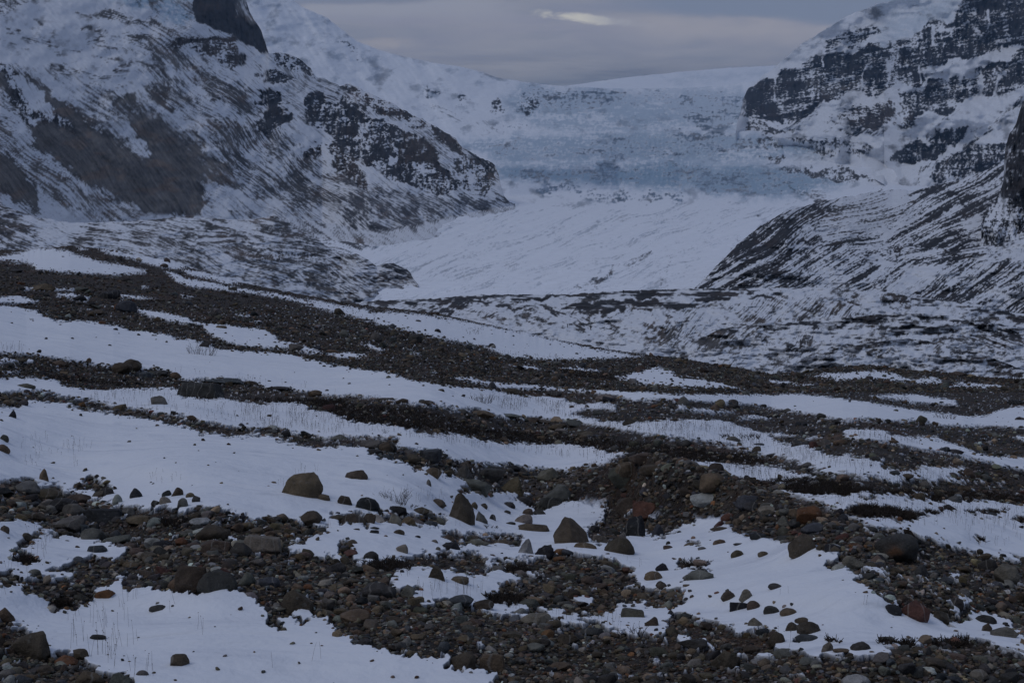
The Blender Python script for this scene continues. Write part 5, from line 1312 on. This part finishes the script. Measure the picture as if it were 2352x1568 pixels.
# dark mats of dwarf heath
hb = Tubes(); rh = np.random.default_rng(44)
def heath(P, n, h0, h1):
    u, v = in_poly(P, n, rh)
    if not len(u): return
    k_ = (gsample(rock, u, v)+.35*rh.normal(size=len(u))) > .3; u, v = u[k_], v[k_]
    p = gsample(G, u, v); m = len(p); h = rh.uniform(h0, h1, (m, 1)); k = p[:, 1:2]/FOC
    for j in range(3):
        top = p+np.concatenate([rh.normal(0, .55, (m, 2))*h, h*rh.uniform(.5, 1.1, (m, 1))], 1)
        hb.seg(p, top, np.maximum(.003, .7*k), np.maximum(.0015, .35*k))
for k_, s_, n_, h0, h1 in ((9, '1055,520 1130,490 1300,505 1480,545 1440,562 1250,552 1100,550', 900, .02, .05), (9, '1500,520 1590,530 1560,548 1510,540', 120, .02, .04), (9, '1600,505 1665,508 1640,522 1605,520', 60, .02, .04), (9, '1820,680 1860,700 1840,710', 50, .02, .04), (9, '2050,565 2200,560 2200,590 2080,585', 120, .02, .04), (9, '1750,515 2010,515 1950,532 1900,542 1800,532', 160, .015, .04),
        (9, '580,325 850,325 1200,390 1050,415 850,425 560,395 450,370 640,340', 1500, .02, .05), (9, '1200,390 1450,420 1550,455 2107,465 2107,420 1500,390', 900, .02, .05), (9, '0,130 400,170 620,240 520,225 0,210', 700, .02, .05), (5, '300,1270 900,1300 1500,1360 2107,1420 2107,1500 1300,1400 700,1335', 1700, .03, .07), (4, '300,1000 960,1050 1250,1125 1250,1080 800,1030 300,980', 800, .03, .07), (4, '1500,1120 2107,1130 2107,1235 1900,1170', 600, .03, .07), (5, '0,1150 500,1180 900,1290 300,1290 0,1240', 700, .03, .06),
        (8, '870,1040 1010,1022 1100,1040 1090,1110 960,1090', 520, .015, .04), (8, '1005,885 1100,862 1160,882 1080,908', 380, .02, .045), (8, '160,850 300,815 440,850 430,890 300,880', 320, .02, .05), (8, '880,615 990,625 980,640 900,632', 60, .015, .03), (8, '410,495 520,485 520,505 420,508', 60, .015, .03),
        (7, '330,1080 400,1066 440,1100 340,1106', 130, .02, .05), (7, '70,800 180,795 230,832 150,840', 140, .015, .035), (7, '490,1035 550,1030 540,1052 500,1050', 60, .015, .03), (7, '980,560 1200,570 1180,610 1000,600', 200, .015, .04), (7, '40,1080 100,1090 160,1100 110,1110', 1, .02, .03), (9, '1200,1330 1450,1320 1430,1345 1220,1350', 180, .015, .04), (9, '1540,1320 1780,1300 1780,1340 1560,1350', 160, .015, .04), (9, '890,1310 1000,1330 960,1345 880,1325', 90, .015, .04), (9, '20,820 180,830 160,870 30,860', 160, .015, .035), (6, '250,1350 500,1345 480,1385 260,1375', 200, .03, .06), (5, '1330,930 1700,970 1780,1000 1650,1010 1400,980', 400, .03, .07), (5, '50,610 300,690 500,760 200,720', 200, .04, .08)):
    heath(c(k_, s_), n_, h0, h1)
tag(hb.build('dwarf_heath', M_HEATH), 'dark low heath mats growing through gravel and thin snow', kind='stuff')
# bare willow bushes, each its own plant
def shrub(u, v, w, h, n, seed, label):
    r = np.random.default_rng(seed); g = gsample(G, np.array([u]), np.array([v]))[0]; k = g[1]/FOC; W, H = w*k, h*k; t = Tubes(); rad = max(.0018, .42*k)
    for i in range(n):
        x0 = r.uniform(-.32, .32)*W; y0 = r.uniform(-.15, .15)*W
        a = np.array([[x0, y0, -.02]]); lean = (x0/W)*1.4+r.normal(0, .22); hh = H*r.uniform(.5, 1.05); steps = 5; d = np.array([lean, r.normal(0, .25), 1.0])
        for q in range(steps):
            d = d+r.normal(0, .16, 3)*np.array([1, 1, .3]); b_ = a+(d/np.linalg.norm(d)*hh/steps)[None]
            t.seg(a, b_, rad*(1-.14*q), rad*(1-.14*(q+1)))
            if q and r.uniform() < .75:
                e = d+r.normal(0, .6, 3)*np.array([1, 1, .4]); e_ = b_+(e/np.linalg.norm(e)*hh*r.uniform(.15, .35))[None]; t.seg(b_, e_, rad*.6, rad*.3)
                if r.uniform() < .5: t.knob(e_, np.array([rad*1.4]))
            a = b_
    o = t.build('bare_shrub', M_TWIG); o.location = g; tag(o, label, 'shrub', 'bare shrubs in the snow')
for k_, x, y, w, h, n, lab in ((4, 1240, 852, 235, 78, 34, 'leafless low willow shrub spreading over the left snow drift'), (5, 860, 1143, 210, 62, 44, 'leafless reddish willow shrub alone on the middle snow strip'), (8, 345, 470, 190, 95, 46, 'leafless shrub with upright twigs above the black round boulder'),
        (6, 1620, 1243, 205, 42, 34, 'leafless flat shrub at the lower edge of the right snow strip'), (6, 1372, 1146, 90, 46, 26, 'small leafless shrub between two gravel bands on the right'), (6, 2050, 1000, 90, 52, 30, 'leafless shrub on the gravel crest at the far right'), (8, 1795, 1278, 190, 84, 16, 'sparse thin twigged shrub beside the olive block'),
        (5, 200, 655, 62, 30, 22, 'tiny leafless shrub at the snow edge below the left crest'), (7, 1225, 62, 60, 26, 24, 'tiny dark shrub on the snow under the gravel strip'), (5, 1990, 1200, 110, 24, 24, 'low dark shrub on the gravel band right of the tan dome'), (4, 195, 640, 30, 16, 10, 'tiny leafless shrub near the left end of the long drift'), (5, 278, 1335, 34, 36, 9, 'small forked leafless shrub alone on the snow under the middle band')):
    ox, oy, m = OFF[k_]; shrub(ox+m*x, oy+m*y, m*w, m*h, n, int(x*3+y), lab)

# ================================================================ tiny posts on the moraine hill and the gravel
def boxm(bm, cx, cy, cz, sx, sy, sz):
    r = bmesh.ops.create_cube(bm, size=1.0)
    for v in r['verts']: v.co = (cx+v.co.x*sx, cy+v.co.y*sy, cz+v.co.z*sz)
def part(name, boxes, mat, parent):
    bm = bmesh.new()
    for q in boxes: boxm(bm, *q)
    bmesh.ops.bevel(bm, geom=bm.edges[:], offset=.006, segments=1, affect='EDGES')
    me = bpy.data.meshes.new(name); bm.to_mesh(me); bm.free(); me.materials.append(mat); o = bpy.data.objects.new(name, me); COL.objects.link(o); o.parent = parent; return o
dg = bpy.context.evaluated_depsgraph_get()
def on_hill(u, v, far=700):
    """first terrain met in that direction"""
    from mathutils import Vector
    bpy.context.view_layer.update(); dgx = bpy.context.evaluated_depsgraph_get()
    a = np.array(point(np.float64(u), np.float64(v), np.float64(40.0))); d = Vector(a)-Vector((0, 0, CAMZ)); d.normalize()
    hit = scene.ray_cast(dgx, Vector(a), d, distance=far*3)
    return hit[1]
def empty(name, loc):
    o = bpy.data.objects.new(name, None); COL.objects.link(o); o.location = loc; o.empty_display_size = .2; return o
for u, v, hpx, lab in ((1303.5, 752, 7.5, 'thin dark marker pole on the moraine hill crest'), (1270, 679, 5, 'thinnest marker pole standing against the glacier snow')):
    p = on_hill(u, v); H = hpx*p[1]/FOC; e = empty('marker_pole', p); part('pole', [(0, 0, H/2-.1, .16, .16, H)], M_POST, e); part('cap', [(0, 0, H-.05, .24, .24, .22)], M_POST, e); tag(e, lab, 'pole', 'marker poles on the moraine')
for u, v, hpx, lab in ((1357, 757.5, 8.5, 'small dark signpost on the snow saddle of the moraine hill'), (1432, 674, 7.5, 'small dark signpost on the hill crest before the glacier')):
    p = on_hill(u, v); k = p[1]/FOC; H = hpx*k; e = empty('signpost', p); part('post', [(0, 0, H/2-.1, .22, .2, H)], M_POST, e); part('sign_board', [(0, -.14, H*.78, 4.2*k, .08, 3.4*k)], M_POST, e); tag(e, lab, 'signpost', 'signposts on the moraine')
gp = gsample(G, np.array([742.]), np.array([757.]))[0]; k = gp[1]/FOC; e = empty('marker_post', gp)
part('stake', [(0, 0, 5*k, 1.6*k, 1.4*k, 11*k)], M_PALE, e); part('crossbar', [(1.5*k, 0, 11.2*k, 10*k, 1.4*k, 1.4*k)], M_PALE, e); tag(e, 'little pale wooden marker shaped like a T in the gravel', 'marker')

# ================================================================ air, sky and light
bm = bmesh.new(); boxm(bm, 0, 5500, 800, 11000, 13500, 2600)
for v_ in bm.verts: v_.co.z = -60 if v_.co.z < 800 else 2300
me = bpy.data.meshes.new('haze'); bm.to_mesh(me); bm.free(); hz = bpy.data.objects.new('haze', me); COL.objects.link(hz)
m, t = nt('cold_haze'); n = N(t); pv = n('ShaderNodeVolumePrincipled', {'Color': (.42, .66, 1.0, 1), 'Density': HAZE, 'Anisotropy': 0.0}); n('ShaderNodeOutputMaterial', {1: pv.outputs[0]}); me.materials.append(m)
tag(hz, 'thin cold blue haze filling the valley', kind='stuff')

w = bpy.data.worlds.new('World'); scene.world = w; w.use_nodes = True; t = w.node_tree; t.nodes.clear(); n = N(t)
SUN_EL, SUN_AZ = math.radians(52), math.radians(-118)        # high on the left, veiled by cloud
sky = n('ShaderNodeTexSky', sky_type='NISHITA', sun_disc=False, sun_elevation=SUN_EL, sun_rotation=SUN_AZ, altitude=2000.0)
bg1 = n('ShaderNodeBackground', {0: sky.outputs[0], 1: .08})
d = n('ShaderNodeTexCoord').outputs['Generated']; s = n('ShaderNodeSeparateXYZ', {0: d})
dy = n.math('MAXIMUM', s.outputs[1], .12); A = n.math('DIVIDE', s.outputs[0], dy); E = n.math('DIVIDE', s.outputs[2], dy)
vec = n('ShaderNodeCombineXYZ', {0: A, 1: E, 2: 0.0}).outputs[0]
def tex(sx, sy, sc, det, dist=0.0, rough=.55, off=0.0):
    mp = n('ShaderNodeVectorMath', {0: vec, 1: (sx, sy, 1)}, operation='MULTIPLY').outputs[0]
    mp = n('ShaderNodeVectorMath', {0: mp, 1: (off, off*.7, 0)}, operation='ADD').outputs[0]
    return n('ShaderNodeTexNoise', {'Vector': mp, 'Scale': sc, 'Detail': det, 'Roughness': rough, 'Distortion': dist}).outputs[0]
def eu(u): return (u-PW/2)/FOC
def ev(v): return (VH-v)/FOC
def box_soft(val, a, b_, c_, d_):
    return n.math('MULTIPLY', n('ShaderNodeMapRange', {0: val, 1: a, 2: b_}, interpolation_type='SMOOTHSTEP').outputs[0], n('ShaderNodeMapRange', {0: val, 1: c_, 2: d_, 3: 1.0, 4: 0.0}, interpolation_type='SMOOTHSTEP').outputs[0])
wob = n.math('MULTIPLY', n.math('SUBTRACT', tex(1, 3.0, 9.0, 5.0, .4), .5), .022)
Ew = n.math('ADD', E, wob)
# broad tone with height
base = n.ramp(n('ShaderNodeMapRange', {0: Ew, 1: ev(215), 2: ev(-40)}).outputs[0], [(0, (.090, .100, .150, 1)), (.10, (.104, .114, .166, 1)), (.35, (.195, .196, .256, 1)), (.62, (.235, .228, .292, 1)), (.82, (.222, .222, .292, 1)), (1, (.178, .193, .268, 1))])
col = base
def blend(colr, f):
    global col
    col = n.mix(f, col, colr)
streak = n('ShaderNodeMapRange', {0: tex(.8, 6.0, 11.0, 7.0, .5, .6), 1: .38, 2: .66, 3: 0.0, 4: .75}).outputs[0]
blend((.268, .258, .300, 1), streak)
streak2 = n('ShaderNodeMapRange', {0: tex(.7, 5.0, 14.0, 7.0, .5, .6, 7.0), 1: .52, 2: .72, 3: 0.0, 4: .6}).outputs[0]
blend((.170, .182, .240, 1), streak2)
# dark bank upper right with a bright feathered edge below it
edgeE = n.math('ADD', Ew, n.math('MULTIPLY', n.math('SUBTRACT', A, eu(1700)), .04))
right = n('ShaderNodeMapRange', {0: A, 1: eu(1330), 2: eu(1560)}, interpolation_type='SMOOTHSTEP').outputs[0]
bank = n.math('MULTIPLY', right, n('ShaderNodeMapRange', {0: edgeE, 1: ev(62), 2: ev(36)}, interpolation_type='SMOOTHSTEP').outputs[0])
blend((.172, .192, .268, 1), bank)
lit = n.math('MULTIPLY', right, box_soft(edgeE, ev(120), ev(70), ev(60), ev(46)))
blend((.300, .278, .315, 1), n.math('MULTIPLY', lit, n('ShaderNodeMapRange', {0: tex(2.0, 4.0, 16.0, 5.0), 1: .3, 2: .65, 3: .3, 4: 1.0}).outputs[0]))
left = n('ShaderNodeMapRange', {0: A, 1: eu(1250), 2: eu(1050), 3: 0.0, 4: 1.0}, interpolation_type='SMOOTHSTEP').outputs[0]
arcE = n.math('ADD', Ew, n.math('MULTIPLY', n.math('POWER', n.math('ABSOLUTE', n.math('SUBTRACT', A, eu(960))), 1.6), .22))
blend((.275, .272, .330, 1), n.math('MULTIPLY', n.math('MULTIPLY', left, box_soft(arcE, ev(60), ev(24), ev(16), ev(6))), .75))
blend((.182, .192, .262, 1), n.math('MULTIPLY', left, n('ShaderNodeMapRange', {0: arcE, 1: ev(12), 2: ev(0)}, interpolation_type='SMOOTHSTEP').outputs[0]))
# the bright rift and the warm glow at the left slope
def blob(u0, v0, ru, rv, slant=0.0):
    x = n.math('DIVIDE', n.math('SUBTRACT', A, eu(u0)), ru/FOC); y = n.math('DIVIDE', n.math('SUBTRACT', n.math('ADD', E, n.math('MULTIPLY', n.math('SUBTRACT', A, eu(u0)), slant)), ev(v0)), rv/FOC)
    r2 = n.math('ADD', n.math('MULTIPLY', x, x), n.math('MULTIPLY', y, y)); r2 = n.math('ADD', r2, n.math('MULTIPLY', n.math('SUBTRACT', tex(1.0, 2.4, 46.0, 6.0, .8, .68, 3.0), .5), 5.5))
    return n('ShaderNodeMapRange', {0: r2, 1: 1.6, 2: -.5}, interpolation_type='SMOOTHSTEP').outputs[0]
blend((.52, .485, .45, 1), blob(1318, 47, 84, 10, .12))
blend((.34, .33, .37, 1), n.math('MULTIPLY', blob(1420, 58, 70, 9, .12), .6))
blend((.36, .31, .31, 1), n.math('MULTIPLY', blob(890, 104, 60, 14), .3))
# the unseen rest of the overcast
up = n('ShaderNodeMapRange', {0: s.outputs[2], 1: .22, 2: .75}, interpolation_type='SMOOTHSTEP').outputs[0]
dn3 = n('ShaderNodeTexNoise', {'Vector': d, 'Scale': 2.2, 'Detail': 5.0}).outputs[0]
zen = n.mix(dn3, (.145, .188, .325, 1), (.235, .290, .455, 1))
col = n.mix(1.0, col, (1.50, 1.54, 1.46, 1), 'MULTIPLY')
col = n.mix(up, col, zen)
behind = n('ShaderNodeMapRange', {0: s.outputs[1], 1: .35, 2: -.15}, interpolation_type='SMOOTHSTEP').outputs[0]
col = n.mix(n.math('MULTIPLY', behind, .8), col, (.146, .186, .286, 1))
bg2 = n('ShaderNodeBackground', {0: col, 1: 1.0})
mx = n('ShaderNodeMixShader', {0: .93, 1: bg1.outputs[0], 2: bg2.outputs[0]})
n('ShaderNodeOutputWorld', {0: mx.outputs[0]})
sun = bpy.data.lights.new('sun', 'SUN'); sun.energy = .65; sun.angle = math.radians(30); sun.color = (1.0, .99, 1.0)
so = bpy.data.objects.new('sun', sun); COL.objects.link(so)
from mathutils import Vector
sd = Vector((math.sin(SUN_AZ)*math.cos(SUN_EL), math.cos(SUN_AZ)*math.cos(SUN_EL), math.sin(SUN_EL)))
so.rotation_euler = sd.to_track_quat('Z', 'Y').to_euler()
vs = scene.view_settings; scene.display_settings.display_device = 'sRGB'
vs.view_transform = 'Standard'; vs.look = 'None'; vs.exposure = EXPO; vs.gamma = 1.0; vs.use_curve_mapping = False
cy = scene.cycles; cy.max_bounces = 4; cy.diffuse_bounces = 3; cy.glossy_bounces = 1; cy.transmission_bounces = 1; cy.volume_bounces = 0; cy.caustics_reflective = False; cy.caustics_refractive = False
